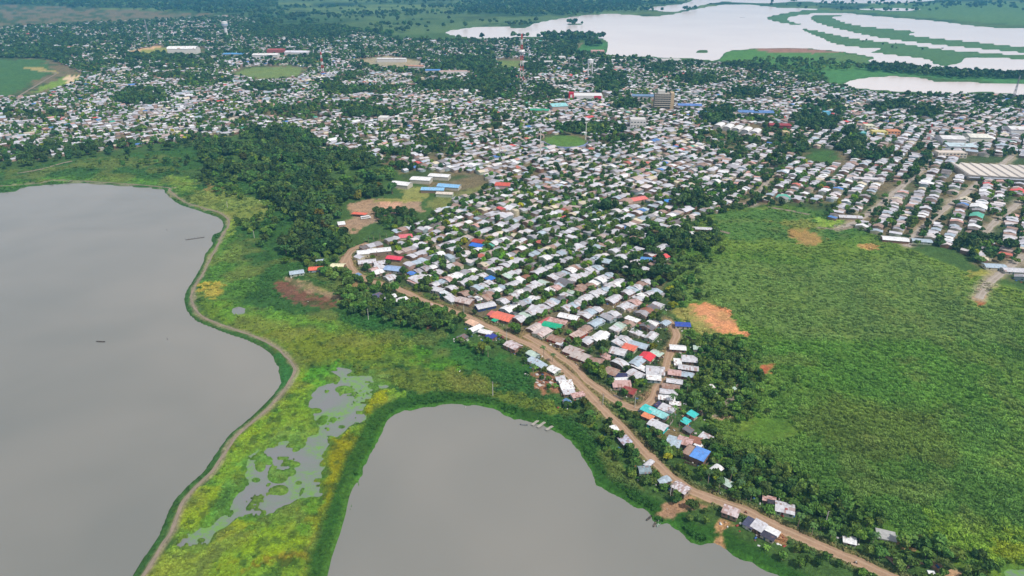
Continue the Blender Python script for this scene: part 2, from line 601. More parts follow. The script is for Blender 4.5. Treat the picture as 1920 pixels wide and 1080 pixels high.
for (c, ru, rv) in POOL_ISLES:
    a = np.linspace(0, 6.283, 12, endpoint=False)
    pi = pts(np.stack([c[0] + ru * np.cos(a), c[1] + rv * np.sin(a)], 1), 0)
    dpool = np.minimum(dpool, -sdf(pi, Xs, Ys))
dall = np.maximum(np.maximum(dwater, driv), dpool)
dpath = ldist(smooth(pts(PATH_LAKE), 4), X, Y)

U, Vv = PX(X, Y, Z0)
n40 = fbm(X, Y, 40, 4, 3)
n12 = fbm(X, Y, 12, 3, 4)
n150 = fbm(X, Y, 150, 3, 5)
NF = fbm(X, Y, 6, 4, 77)
n5 = fbm(X, Y, 4.5, 3, 78)

colr = np.tile(lin((62, 96, 44)), (len(X), 1))


def paint(poly, rgb, soft=3.0, amt=1.0, warp=True, world=False):
    p = poly if world else pts(poly)
    s = sdf(p, Xw if warp else X, Yw if warp else Y)
    if warp:
        s = s + (NF - 0.5) * min(soft * 5, 22)
    a = np.clip(s / (soft * 0.7) + 0.5, 0, 1) * amt
    global colr
    colr = colr * (1 - a[:, None]) + lin(rgb)[None] * a[:, None]


def paint_line(line, w, rgb, soft=3.0, amt=1.0):
    d = ldist(smooth(pts(line), 3), Xw, Yw)
    a = np.clip((w - d) / soft + 0.5, 0, 1) * amt
    global colr
    colr = colr * (1 - a[:, None]) + lin(rgb)[None] * a[:, None]


def mixn(mask, rgb, amt=1.0):
    global colr
    a = np.clip(mask, 0, 1) * amt
    colr = colr * (1 - a[:, None]) + lin(rgb)[None] * a[:, None]


# far country north of the town
far = np.clip((Y - 2600) / 1500, 0, 1)
mixn(far, (58, 92, 52))
mixn(far * np.clip((fbm(X, Y * 2.2, 420, 4, 8) - 0.48) * 8, 0, 1), (96, 118, 62))
mixn(far * np.clip((fbm(X, Y * 2.2, 300, 4, 9) - 0.55) * 10, 0, 1), (28, 58, 34))
TOWN = [(-200, 305), (0, 303), (60, 300), (130, 292), (290, 270), (390, 262), (480, 248), (560, 290), (620, 285), (700, 300), (745, 320), (760, 335), (880, 372), (780, 430), (700, 458), (655, 478),
        (665, 505), (740, 528), (870, 585), (1000, 642), (1080, 690), (1120, 735), (1200, 760), (1245, 690), (1265, 610), (1250, 560), (1255, 490), (1290, 462),
        (1290, 425), (1330, 400), (1400, 385), (1500, 385), (1560, 410), (1640, 440), (1700, 462), (1790, 465), (1850, 505), (1920, 530), (2150, 600),
        (2150, 190), (1920, 182), (1850, 178), (1700, 178), (1600, 170), (1555, 158), (1420, 122), (1345, 120), (1230, 112), (1140, 108), (1080, 78), (980, 74), (830, 76),
        (720, 70), (640, 48), (520, 50), (440, 28), (270, 20), (0, 8), (-200, 5)]
TOWN_W = pts(TOWN)
paint(TOWN, (104, 96, 74), 10)
mixn((sdf(TOWN_W, X, Y) > 0) * np.clip((n40 - 0.47) * 7, 0, 1), (62, 84, 46))
# right-hand marsh meadow
FIELD = [(1262, 440), (1330, 395), (1500, 385), (1700, 465), (1860, 530), (2200, 620), (2400, 1200), (1800, 1060), (1500, 960), (1330, 850), (1290, 640), (1265, 560)]
paint(FIELD, (84, 122, 40), 8)
fm_ = sdf(pts(FIELD), Xw, Yw) > 0
mixn(fm_ * np.clip((n40 - 0.5) * 6, 0, 1), (64, 106, 36), 0.7)
mixn(fm_ * np.clip((n150 - 0.5) * 6, 0, 1), (102, 126, 46), 0.7)
paint([(1330, 392), (1560, 395), (1640, 440), (1560, 450), (1400, 450), (1340, 440)], (60, 108, 48), 10, 0.7)
paint([(1270, 480), (1500, 500), (1700, 480), (1900, 560), (1900, 640), (1500, 640), (1280, 560)], (96, 122, 62), 14, 0.6)
paint([(1450, 640), (1800, 640), (1950, 760), (1700, 760), (1480, 720)], (72, 122, 32), 12, 0.6)
paint([(1560, 740), (1760, 790), (1800, 870), (1640, 870), (1480, 800)], (84, 98, 38), 12, 0.6)
paint([(1745, 965), (1930, 1000), (1930, 1060), (1800, 1050), (1740, 1000)], (100, 134, 22), 10, 0.75)
paint([(1855, 1010), (1930, 1015), (1930, 1050), (1870, 1045)], (128, 134, 22), 8, 0.6)
paint([(1395, 790), (1470, 785), (1500, 815), (1440, 830), (1385, 812)], (70, 116, 30), 5, 0.7)
paint([(1286, 572), (1330, 566), (1366, 590), (1392, 628), (1350, 625), (1310, 600)], (188, 134, 98), 3)
paint([(1270, 575), (1295, 570), (1345, 620), (1330, 640), (1280, 600)], (140, 132, 78), 4, 0.8)
paint([(1478, 432), (1512, 428), (1548, 448), (1530, 462), (1495, 455)], (150, 118, 76), 4, 0.85)
paint([(1440, 415), (1520, 412), (1560, 430), (1500, 432)], (118, 118, 60), 6, 0.7)
paint([(1612, 458), (1640, 458), (1648, 468), (1622, 470)], (158, 128, 80), 2)
paint([(1535, 410), (1580, 412), (1570, 424), (1530, 424)], (120, 150, 60), 4)
paint([(1826, 560), (1842, 543), (1850, 550), (1845, 562), (1856, 570), (1830, 572)], (150, 92, 66), 1.5)
paint([(1814, 508), (1862, 508), (1880, 522), (1820, 520)], (132, 134, 66), 3)
paint([(1424, 684), (1450, 680), (1448, 696), (1422, 706)], (152, 92, 68), 1.5)
# land by the left lake
WEST = [(-300, 330), (0, 320), (150, 300), (380, 272), (480, 330), (640, 520), (780, 590), (900, 660), (1000, 700), (1100, 790), (1240, 960),
        (1400, 1040), (1380, 1060), (1240, 990), (1080, 850), (900, 775), (760, 780), (700, 860), (620, 1200), (200, 1260), (300, 1000), (560, 700), (350, 560), (400, 430), (290, 350), (0, 362), (-300, 372)]
paint(WEST, (50, 96, 40), 6)
wm = sdf(pts(WEST), Xw, Yw) > 0
mixn(wm * np.clip((n12 - 0.5) * 6, 0, 1), (40, 84, 34), 0.5)
paint([(0, 345), (120, 330), (300, 335), (330, 365), (240, 342), (100, 340), (0, 355)], (74, 126, 40), 8, 0.9)
paint([(300, 335), (420, 300), (520, 320), (640, 300), (640, 322), (520, 330), (440, 345), (360, 350)], (66, 96, 46), 8, 0.8)
paint([(320, 330), (372, 335), (352, 362), (325, 362)], (98, 134, 44), 8)
paint([(360, 358), (420, 352), (500, 380), (500, 415), (440, 415), (420, 400), (362, 385)], (112, 128, 62), 8, 0.85)
paint([(390, 345), (420, 348), (425, 360), (385, 358)], (124, 110, 66), 5, 0.8)
paint([(428, 412), (450, 412), (445, 430), (420, 450)], (122, 146, 54), 4, 0.8)
paint([(392, 460), (440, 440), (480, 520), (470, 560), (440, 600), (372, 580), (368, 540)], (76, 124, 40), 6, 0.8)
paint([(372, 535), (395, 524), (420, 535), (400, 560), (376, 565)], (150, 138, 58), 4)
paint([(375, 590), (372, 560), (430, 565), (470, 585), (600, 590), (780, 640), (880, 670), (870, 700), (760, 690), (620, 690), (560, 690), (500, 645)], (86, 120, 32), 6)
paint([(480, 620), (560, 610), (720, 640), (720, 668), (600, 680), (540, 660)], (106, 116, 32), 6, 0.6)
paint([(400, 570), (520, 580), (640, 610), (620, 620), (480, 600), (420, 595)], (86, 140, 34), 6, 0.7)
paint([(760, 640), (900, 650), (880, 700), (830, 712), (790, 690)], (66, 128, 18), 5, 0.85)
paint([(640, 585), (780, 600), (880, 650), (1000, 690), (1000, 740), (880, 735), (880, 690), (760, 640), (650, 610)], (44, 100, 40), 6, 0.85)
paint([(600, 690), (870, 690), (960, 735), (1040, 760), (1120, 790), (1110, 800), (900, 745), (760, 735), (640, 700)], (98, 114, 38), 5, 0.8)
paint([(820, 690), (870, 695), (900, 720), (850, 722)], (96, 104, 52), 4, 0.6)
paint([(505, 530), (520, 525), (550, 530), (630, 568), (632, 578), (600, 582), (545, 562)], (104, 74, 60), 3)
paint([(525, 520), (570, 525), (645, 560), (640, 572), (560, 540)], (140, 118, 98), 2.5, 0.8)
paint([(640, 535), (690, 532), (700, 548), (650, 550)], (146, 112, 86), 4, 0.8)
paint([(795, 590), (830, 585), (840, 600), (810, 620), (790, 610)], (104, 72, 62), 3)
# the spit between lake and pond
SPIT = [(560, 690), (590, 700), (640, 690), (730, 712), (760, 740), (720, 790), (690, 840), (650, 940), (618, 1090), (600, 1200), (200, 1240), (262, 1085), (320, 1010), (345, 945),
        (400, 890), (450, 820), (530, 745), (550, 700)]
paint(SPIT, (98, 138, 26), 4)
paint([(590, 700), (640, 690), (720, 705), (700, 770), (640, 820), (610, 850), (605, 930), (540, 965), (440, 975), (400, 960), (455, 900), (500, 825), (570, 780)], (96, 144, 62), 6, 0.85)
sp = sdf(pts(SPIT), Xw, Yw) > 0
mixn(sp * np.clip((n12 - 0.5) * 8, 0, 1), (122, 142, 20), 0.45)
mixn(sp * np.clip((n40 - 0.56) * 9, 0, 1), (74, 128, 26), 0.8)
mixn(sp * np.clip((n5 - 0.55) * 9, 0, 1), (62, 112, 28), 0.5)
mixn(sp * np.clip((fbm(X, Y, 22, 4, 79) - 0.6) * 10, 0, 1), (118, 118, 34), 0.35)
paint([(338, 950), (370, 915), (420, 905), (400, 960), (350, 985)], (126, 144, 24), 6, 0.7)
paint([(398, 985), (450, 975), (480, 1000), (430, 1020), (400, 1015)], (132, 134, 26), 6, 0.6)
paint([(440, 880), (470, 850), (460, 940), (400, 980), (390, 965)], (76, 134, 50), 5, 0.8)
paint([(430, 1055), (520, 1030), (590, 1035), (570, 1052), (480, 1065)], (120, 100, 38), 5, 0.7)
paint([(560, 965), (610, 945), (620, 985), (580, 1010), (565, 1040)], (110, 110, 28), 5, 0.7)
paint([(600, 830), (640, 805), (690, 810), (670, 900), (620, 940), (596, 920)], (116, 118, 16), 4)
paint([(450, 1010), (560, 970), (560, 1030), (440, 1050)], (112, 146, 4), 5, 0.8)
paint([(676, 745), (730, 735), (735, 770), (700, 782), (684, 775)], (118, 126, 18), 4)
paint([(580, 690), (630, 680), (650, 700), (600, 730), (575, 712)], (64, 138, 16), 4, 0.9)
paint([(535, 740), (600, 720), (590, 800), (520, 800)], (96, 140, 20), 5, 0.6)
mixn(wm * np.clip((n5 - 0.53) * 8, 0, 1), (44, 78, 32), 0.6)
mixn(wm * np.clip((fbm(X, Y, 30, 4, 80) - 0.56) * 9, 0, 1), (112, 116, 58), 0.45)
mixn(fm_ * np.clip((fbm(X, Y, 22, 4, 81) - 0.6) * 9, 0, 1), (104, 114, 58), 0.35)
# dark wet grass round the pond
for p, rgb, a in ((POND, (40, 100, 22), 1),):
    s = sdf(POND_W, Xs, Ys)
    wd = 9 + 9 * fbm(X, Y, 60, 2, 11)
    mixn(np.clip((wd + s) / 4, 0, 1) * (s < 5), (38, 86, 24), 0.95)
    s2 = np.clip((3.0 + s) / 2, 0, 1) * (s < 5)
    mixn(s2, (58, 116, 30), 0.6)
s = sdf(LAKE_W, Xs, Ys)
mixn(np.clip((4.0 + s) / 2, 0, 1), (46, 94, 40), 0.8)
paint([(497, 645), (548, 684), (545, 702), (530, 728), (527, 735), (524, 700), (515, 672)], (42, 104, 46), 2)
for p in POOL_ISLES[:11]:
    pass
mixn(np.clip((dpool + 4) / 3, 0, 1) * (dpool < 2), (70, 118, 34), 0.6)
paint_line(PATH_LAKE, 1.8, (132, 124, 108), 1.5, 0.7)
paint_line(ROAD_LAKE, 5.5, (122, 110, 76), 4, 0.8)
paint_line(ROAD_INNER, 5, (130, 114, 84), 3, 0.8)
for s_ in T2_STREETS:
    paint_line(s_, 6, (150, 140, 124), 5, 0.8)
# yards and clearings
paint([(650, 385), (700, 372), (790, 372), (800, 395), (740, 398), (700, 420), (655, 438), (630, 425), (660, 405)], (146, 124, 104), 3)
paint([(712, 378), (752, 380), (750, 400), (714, 402)], (178, 142, 122), 2)
paint([(690, 374), (790, 370), (800, 378), (700, 380)], (128, 128, 72), 3)
paint([(755, 352), (800, 352), (800, 372), (760, 370)], (124, 128, 74), 3)
paint([(800, 378), (910, 345), (930, 350), (820, 400)], (112, 118, 70), 4, 0.8)
paint([(505, 312), (650, 312), (650, 325), (520, 322)], (84, 122, 60), 5, 0.9)
paint([(1000, 700), (1040, 690), (1050, 735), (1010, 742)], (138, 102, 80), 3)
paint([(1240, 946), (1290, 932), (1315, 950), (1260, 972), (1232, 965)], (150, 120, 96), 3)
paint([(1335, 985), (1360, 975), (1365, 1010), (1345, 1022)], (152, 122, 92), 2.5)
paint([(1410, 985), (1500, 1015), (1490, 1025), (1400, 995)], (164, 120, 92), 3, 0.8)
paint([(1200, 745), (1225, 740), (1260, 800), (1300, 830), (1240, 830)], (132, 104, 82), 4, 0.7)
paint([(1325, 778), (1390, 776), (1392, 784), (1330, 786)], (170, 144, 118), 1.5)
paint([(1330, 900), (1350, 890), (1360, 905), (1340, 920)], (130, 110, 80), 3, 0.8)
paint([(1670, 1010), (1700, 1012), (1712, 1028), (1690, 1022)], (160, 130, 100), 1.5)
paint([(1745, 1055), (1765, 1052), (1830, 1085), (1800, 1090)], (176, 148, 124), 1.5)
# playing fields, fallow land inside and around the town
paint([(1020, 259), (1040, 255), (1085, 256), (1100, 264), (1095, 273), (1060, 276), (1028, 272)], (80, 122, 48), 4, 1, False)
paint([(1516, 286), (1560, 284), (1580, 300), (1552, 306), (1514, 302)], (58, 98, 42), 5)
paint([(435, 140), (460, 128), (540, 124), (570, 130), (560, 142), (500, 148)], (102, 124, 70), 4)
paint([(240, 97), (310, 88), (318, 97), (280, 102)], (128, 134, 74), 4)
paint([(225, 97), (300, 86), (304, 88), (235, 100)], (190, 158, 124), 4)
paint([(660, 112), (730, 105), (790, 115), (780, 130), (700, 124)], (156, 148, 128), 5, 0.8)
paint([(-300, 108), (80, 112), (100, 132), (20, 180), (-300, 182)], (62, 106, 56), 12)
paint([(80, 160), (140, 138), (150, 150), (60, 178)], (108, 140, 52), 6)
paint([(115, 150), (140, 138), (148, 146), (128, 156)], (198, 176, 150), 3)
paint([(40, 128), (70, 126), (110, 134), (100, 137), (60, 131)], (150, 140, 90), 3)
for f_ in ([(560, 14), (800, 12), (900, 30), (700, 38), (580, 30)], [(690, 45), (830, 45), (900, 38), (1000, 30), (840, 60), (760, 66), (700, 60)], [(1000, 30), (1200, 14), (1220, 24), (1050, 36), (900, 52)],
           [(200, -2), (600, -4), (900, -2), (880, 4), (500, 4)]):
    paint(f_, (92, 120, 70), 30, 0.6)
paint([(1640, 8), (1930, 4), (1930, 48), (1760, 36), (1600, 22)], (78, 118, 60), 25, 0.9)
paint([(1345, 112), (1365, 96), (1440, 90), (1560, 96), (1640, 108), (1630, 130), (1560, 132), (1420, 122)], (70, 124, 52), 8)
paint([(1400, 91), (1500, 89), (1580, 97), (1520, 100), (1440, 97)], (136, 104, 92), 6)
paint([(1530, 100), (1610, 102), (1640, 110), (1620, 122), (1540, 112)], (84, 116, 62), 6, 0.8)
paint([(1530, 132), (1650, 128), (1930, 150), (1930, 160), (1750, 145), (1680, 142), (1600, 150), (1570, 162), (1550, 150)], (62, 122, 62), 8)
paint([(1085, 85), (1135, 80), (1140, 102), (1080, 98)], (58, 120, 58), 6)
paint([(935, 115), (975, 113), (975, 128), (940, 128)], (104, 128, 64), 5, 0.8)
for p in ISLES[:3]:
    paint(p, (70, 112, 66), 4)
mixn(np.clip((driv + 8) / 5, 0, 1) * (driv > -40), (60, 104, 62), 0.7)

lum = colr @ np.array([0.25, 0.65, 0.10])
isg = np.clip((colr[:, 1] / (colr[:, 0] + 1e-4) - 1.1) * 1.2, 0, 1)[:, None]
colr = colr * (1 - 0.12 * isg) + (lum[:, None] * np.array([1.22, 1.0, 0.62])[None]) * 0.12 * isg
colr = colr * (1 - 0.12 * isg)
nf9 = fbm(X, Y, 7, 3, 71)
colr = colr * (0.86 + 0.28 * nf9)[:, None]
hgt = np.clip(-dall * 0.3, -1.6, 1.0) * 1.2
hgt = np.where(dpath < 6, np.maximum(hgt, Z0 * np.clip((6 - dpath) / 2, 0, 1)), hgt)
rel = np.where((sdf(TOWN_W, X, Y) < -4) & (dall < -12), 1, 0) * np.clip((n12 - 0.45) * 0.6, -0.1, 0.3)
droad = np.minimum.reduce([ldist(smooth(pts(q), 3), X, Y) for q in [ROAD_LAKE, ROAD_INNER, ROAD_MAIN] + T2_STREETS + DIRT_TRACKS])
rel = rel * np.clip((droad - 8) / 4, 0, 1)
hgt = np.where(hgt >= Z0 * 0.99, Z0 + rel - 0.02, hgt)
idx = np.arange(gw * gh).reshape(gh, gw)
quads = np.stack([idx[:-1, :-1], idx[:-1, 1:], idx[1:, 1:], idx[1:, :-1]], -1).reshape(-1, 4)
ground = np_mesh('ground', np.stack([X, Y, hgt], 1), quads, m_ground, vert_cols=colr, smooth_sh=True)
tag(ground, kind='structure')


def water(name, poly, mat, z=0.0, grow=0.0):
    p = poly
    if grow:
        nx = np.roll(p, -1, 0) - np.roll(p, 1, 0)
        nrm = np.stack([nx[:, 1], -nx[:, 0]], 1)
        nrm /= np.linalg.norm(nrm, axis=1)[:, None] + 1e-9
        area = 0.5 * np.sum(p[:, 0] * np.roll(p[:, 1], -1) - np.roll(p[:, 0], -1) * p[:, 1])
        p = p + nrm * grow * (1 if area > 0 else -1)
    tri = tessellate_polygon([[Vector((a, b_, 0)) for a, b_ in p]])
    tri2 = []
    for t in tri:
        a, b_, c_ = (p[i] for i in t)
        cr = (b_[0] - a[0]) * (c_[1] - a[1]) - (b_[1] - a[1]) * (c_[0] - a[0])
        tri2.append(t if cr > 0 else t[::-1])
    o = mesh_obj(name, [(a, b_, z) for a, b_ in p], tri2, mat)
    return tag(o, kind='structure')


water('lake', LAKE_W, m_lake, 0, 3)
water('pond', POND_W, m_lake, 0, 3)
water('river', RIVER_W, m_river, 0, 8)
water('river_channel', RIVER2_W, m_river, 0, 8)
water('river_channel', RIVER3_W, m_river, 0, 8)
water('lagoon', LAGOON_W, m_river, 0, 6)
def hull(p):
    p = sorted(map(tuple, p))
    out = []
    for seq in (p, p[::-1]):
        h = []
        for q in seq:
            while len(h) > 1 and (h[-1][0] - h[-2][0]) * (q[1] - h[-2][1]) - (h[-1][1] - h[-2][1]) * (q[0] - h[-2][0]) <= 0:
                h.pop()
            h.append(q)
        out += h[:-1]
    return np.array(out)


for i, p in enumerate(POOLS_W):
    water('marsh_pool', hull(p), m_pool, -0.12 - 0.03 * i, 10)


def road(name, line, w, mat, z=Z0 + 0.06, sm=5, seed=1, world=False):
    c = smooth(line if world else pts(line), sm)
    L = np.concatenate([[0], np.cumsum(np.linalg.norm(np.diff(c, axis=0), axis=1))])
    n = max(int(L[-1] / 2.5), 3)
    t = np.linspace(0, L[-1], n)
    cx, cy_ = np.interp(t, L, c[:, 0]), np.interp(t, L, c[:, 1])
    dx, dy = np.gradient(cx), np.gradient(cy_)
    l = np.hypot(dx, dy) + 1e-9
    nx, ny = -dy / l, dx / l
    hw = w / 2
    rg = 0.7 if w < 3 else 0.42
    wl_ = hw * (1 + rg * (fbm(t, t * 0 + seed, 7, 3, seed) - 0.5) * 2)
    wr_ = hw * (1 + rg * (fbm(t, t * 0 + seed + 9, 7, 3, seed + 3) - 0.5) * 2)
    cols_ = [-1, -0.85, -0.4, 0, 0.4, 0.85, 1]
    V = []
    ac = []
    for i in range(n):
        for s_ in cols_:
            ww = wl_[i] if s_ < 0 else wr_[i]
            crown = {1: -0.09, 0.85: 0, 0.4: 0.02, 0: 0.05}[abs(s_)]
            V.append((cx[i] + nx[i] * s_ * ww, cy_[i] + ny[i] * s_ * ww, z + crown))
            ac.append(s_ * 0.5 + 0.5)
    Fc = []
    m = len(cols_)
    for i in range(n - 1):
        for j in range(m - 1):
            a = i * m + j
            Fc.append((a, a + m, a + m + 1, a + 1))
    o = mesh_obj(name, V, Fc, mat)
    at = o.data.attributes.new('across', 'FLOAT', 'POINT')
    at.data.foreach_set('value', ac)
    me = o.data
    me.flip_normals() if me.polygons[0].normal.z < 0 else None
    return tag(o, kind='structure')


road('lakeside_road', ROAD_LAKE, 6.6, m_dirt, sm=5, seed=2)
road('inner_road', ROAD_INNER, 6.0, m_dirt, Z0 + 0.02, seed=3)
road('corner_road', ROAD_MAIN, 9, m_dirt, Z0 + 0.1, seed=4)
road('lake_path', PATH_LAKE, 1.9, m_path, Z0 + 0.16, seed=5)
for i, s_ in enumerate(T2_STREETS):
    road('side_street', s_, 7, m_townroad, seed=6 + i)
for i, s_ in enumerate(DIRT_TRACKS):
    road('dirt_track', s_, 5, m_path, Z0 + 0.3, seed=16 + i)
# ================================================================ haze
HZ = 12500
hv = bpy.data.materials.new('haze_air')
hv.use_nodes = True
hn = hv.node_tree
hn.nodes.clear()
ho = hn.nodes.new('ShaderNodeOutputMaterial')
hp = hn.nodes.new('ShaderNodeVolumePrincipled')
hp.inputs['Color'].default_value = (0.13, 0.53, 0.92, 1)
hp.inputs['Density'].default_value = 0.00009
hp.inputs['Anisotropy'].default_value = 0.1
hn.links.new(hp.outputs[0], ho.inputs['Volume'])
hb = bmesh.new()
bmesh.ops.create_cube(hb, size=1.0)
hm = bpy.data.meshes.new('haze')
hb.to_mesh(hm)
hb.free()
hm.materials.append(hv)
haze = bpy.data.objects.new('haze', hm)
COL.objects.link(haze)
haze.scale = (HZ * 8, HZ + 400, 278)
haze.location = (0, HZ / 2 - 200, 278 / 2 - 3)
tag(haze, kind='stuff')

# ================================================================ ground lookup
def gidx(x, y):
    x, y = np.asarray(x, float), np.asarray(y, float)
    j = np.clip(np.searchsorted(ys, y), 1, gh - 1)
    j = np.where(np.abs(ys[j] - y) < np.abs(ys[j - 1] - y), j, j - 1)
    k = x / np.maximum(ys[j], 1)
    i = np.clip(np.searchsorted(ks, k), 1, gw - 1)
    i = np.where(np.abs(ks[i] - k) < np.abs(ks[i - 1] - k), i, i - 1)
    return j * gw + i


def gz(x, y):
    return hgt[gidx(x, y)]


E1 = np.array([0.7071, 0.7071])
E2 = np.array([0.7071, -0.7071])

# ================================================================ houses
GREYS = [(198, 196, 202), (176, 175, 182), (208, 206, 212), (160, 158, 162), (186, 184, 184), (150, 146, 148), (218, 218, 222), (190, 180, 178)]
RUSTS = [(168, 140, 130), (178, 152, 142), (150, 118, 104), (184, 166, 158)]
WALLS = [(196, 190, 178), (170, 150, 132), (150, 116, 96), (206, 196, 170), (160, 176, 180), (188, 160, 150), (140, 120, 104), (178, 188, 168), (128, 104, 88)]
COLN = {'pale grey': (206, 205, 212), 'mid grey': (168, 167, 174), 'dark grey': (112, 110, 116), 'white': (236, 236, 238), 'brownish': (168, 142, 130), 'rusty': (152, 102, 82),
        'red': (226, 62, 74), 'salmon': (232, 120, 98), 'green': (18, 172, 130), 'blue': (76, 132, 216), 'turquoise': (70, 200, 198), 'cream': (232, 226, 190), 'pinkish': (206, 170, 166),
        'dark red': (150, 60, 58), 'navy': (52, 52, 92), 'silver blue': (176, 192, 206), 'orange': (226, 140, 100), 'pale green': (188, 208, 196)}
ALB = 0.82


def jit(c, a=0.06):
    c = lin(c) * ALB
    return np.clip(c * (1 + random.uniform(-a, a)), 0, 1)


def roof_geo(w, d, h, rise, kind, col, ov=0.45, sheet=1.05, rusty=0.12, rnd=random):
    """roof laid sheet by sheet; ridge along local x"""
    V, Fc, C = [], [], []
    W, D = w / 2 + ov, d / 2 + ov
    n = max(3, int(round(2 * W / sheet)))
    if kind == 'gable':
        prof = [(-D, h - rise * ov / (d / 2)), (0, h + rise), (D, h - rise * ov / (d / 2))]
    elif kind == 'arc':
        prof = [(D * math.sin(t), h - 0.15 + rise * math.cos(t)) for t in np.linspace(-1.45, 1.45, 7)]
    elif kind == 'mono':
        prof = [(-D, h - 0.1), (0, h + rise * 0.5), (D, h + rise)]
    else:
        prof = [(-D, h + 0.1), (0, h + 0.13), (D, h + 0.1)]
    # each slope is two courses of sheets, the upper lapping the lower
    base = lin(col) * ALB
    rust = lin((146, 100, 80)) * ALB
    for s in range(len(prof) - 1):
        (y0, z0), (y1, z1) = prof[s], prof[s + 1]
        courses = 2 if kind in ('gable', 'mono') else 1
        for cidx in range(courses):
            a0, a1 = cidx / courses, (cidx + 1) / courses
            ya, yb = y0 + (y1 - y0) * a0, y0 + (y1 - y0) * a1
            za, zb = z0 + (z1 - z0) * a0, z0 + (z1 - z0) * a1
            for i in range(n):
                xa, xb = -W + 2 * W * i / n, -W + 2 * W * (i + 1) / n
                dz = rnd.uniform(0.0, 0.05)
                ex = rnd.uniform(-0.08, 0.08) if (s in (0, len(prof) - 2)) else 0
                yaa = ya + (ex if s == 0 and cidx == 0 else 0)
                ybb = yb + (ex if s == len(prof) - 2 and cidx == courses - 1 else 0)
                k = len(V)
                V += [(xa, yaa, za + dz), (xb, yaa, za + dz), (xb, ybb, zb + dz), (xa, ybb, zb + dz)]
                Fc.append((k, k + 1, k + 2, k + 3))
                c = base * rnd.uniform(0.86, 1.1)
                if rnd.random() < rusty:
                    c = c * (1 - 0.6) + rust * 0.6
                C.append(np.clip(c, 0, 0.9))
    # underside and edges
    k = len(V)
    th = 0.14
    for (y, z) in prof:
        V += [(-W, y, z - th), (W, y, z - th), (-W, y, z - 0.01), (W, y, z - 0.01)]
    m = len(prof)
    for s in range(m - 1):
        a, b_ = k + 4 * s, k + 4 * s + 4
        Fc += [(a, b_, b_ + 1, a + 1), (a, a + 2, b_ + 2, b_), (a + 1, b_ + 1, b_ + 3, a + 3)]
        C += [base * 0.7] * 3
    Fc += [(k, k + 1, k + 3, k + 2), (k + 4 * (m - 1), k + 4 * (m - 1) + 2, k + 4 * (m - 1) + 3, k + 4 * (m - 1) + 1)]
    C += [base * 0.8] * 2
    return V, Fc, C


def wall_geo(w, d, h, rise, kind, z=-0.5):
    x, y = w / 2, d / 2
    zf = h if kind != 'mono' else h
    V = [(-x, -y, z), (x, -y, z), (x, y, z), (-x, y, z)]
    if kind == 'gable':
        V += [(-x, -y, h), (x, -y, h), (x, y, h), (-x, y, h), (-x, 0, h + rise - 0.16), (x, 0, h + rise - 0.16)]
        Fc = [(0, 1, 5, 4), (1, 2, 6, 9, 5), (2, 3, 7, 6), (3, 0, 4, 8, 7)]
    elif kind == 'mono':
        V += [(-x, -y, h - 0.15), (x, -y, h - 0.15), (x, y, h + rise - 0.25), (-x, y, h + rise - 0.25)]
        Fc = [(0, 1, 5, 4), (1, 2, 6, 5), (2, 3, 7, 6), (3, 0, 4, 7)]
    elif kind == 'arc':
        V += [(-x, -y, h - 0.2), (x, -y, h - 0.2), (x, y, h - 0.2), (-x, y, h - 0.2), (-x, 0, h + rise * 0.85), (x, 0, h + rise * 0.85)]
        Fc = [(0, 1, 5, 4), (1, 2, 6, 9, 5), (2, 3, 7, 6), (3, 0, 4, 8, 7)]
    else:
        V += [(-x, -y, h), (x, -y, h), (x, y, h), (-x, y, h)]
        Fc = [(0, 1, 5, 4), (1, 2, 6, 5), (2, 3, 7, 6), (3, 0, 4, 7)]
    return V, Fc


def box_geo(x0, x1, y0, y1, z0, z1):
    V = [(x0, y0, z0), (x1, y0, z0), (x1, y1, z0), (x0, y1, z0), (x0, y0, z1), (x1, y0, z1), (x1, y1, z1), (x0, y1, z1)]
    Fc = [(0, 3, 2, 1), (4, 5, 6, 7), (0, 1, 5, 4), (1, 2, 6, 5), (2, 3, 7, 6), (3, 0, 4, 7)]
    return V, Fc


def join_geo(parts):
    V, Fc, C = [], [], []
    for p in parts:
        v, f = p[0], p[1]
        k = len(V)
        V += v
        Fc += [tuple(i + k for i in q) for q in f]
        C += [p[2]] * len(f) if len(p) > 2 else []
    return V, Fc, C


def box_part(name, parent, x0, x1, y0, y1, z0, z1, col, mat=None):
    v, f = box_geo(x0, x1, y0, y1, z0, z1)
    return mesh_obj(name, v, f, mat or m_paint, parent, [lin(col) * ALB] * 6)


PLACED = []          # (x, y, radius) of every built thing, to keep the rest clear of it
HOUSES = []


def openings(root, w, d, h, rot, x, y, detail):
    cx, cy_ = -x, -y
    ca_, sa = math.cos(rot), math.sin(rot)
    lx, ly = cx * ca_ + cy_ * sa, -cx * sa + cy_ * ca_
    sy = -1 if ly < 0 else 1
    sx = -1 if lx < 0 else 1
    dc = random.choice([(92, 70, 56), (70, 96, 110), (120, 60, 50), (210, 206, 200), (60, 84, 62)])
    yy = sy * d / 2
    px_ = random.uniform(-0.2, 0.2) * w
    a, b_ = sorted((yy, yy + sy * 0.08))
    if h > 2.0:
        box_part('door', root, px_ - 0.5, px_ + 0.5, a, b_, -0.2, 2.05, dc)
        for q in ((-0.33, 0.33) if w > 7 else (0.33,)):
            if abs(q * w - px_) > 1.2:
                box_part('window', root, q * w - 0.6, q * w + 0.6, a, b_, 0.9, 1.95, (52, 56, 62))
        if detail:
            a, b_ = sorted((sx * w / 2, sx * (w / 2 + 0.08)))
            box_part('window', root, a, b_, -0.6, 0.6, 0.9, 1.95, (52, 56, 62))


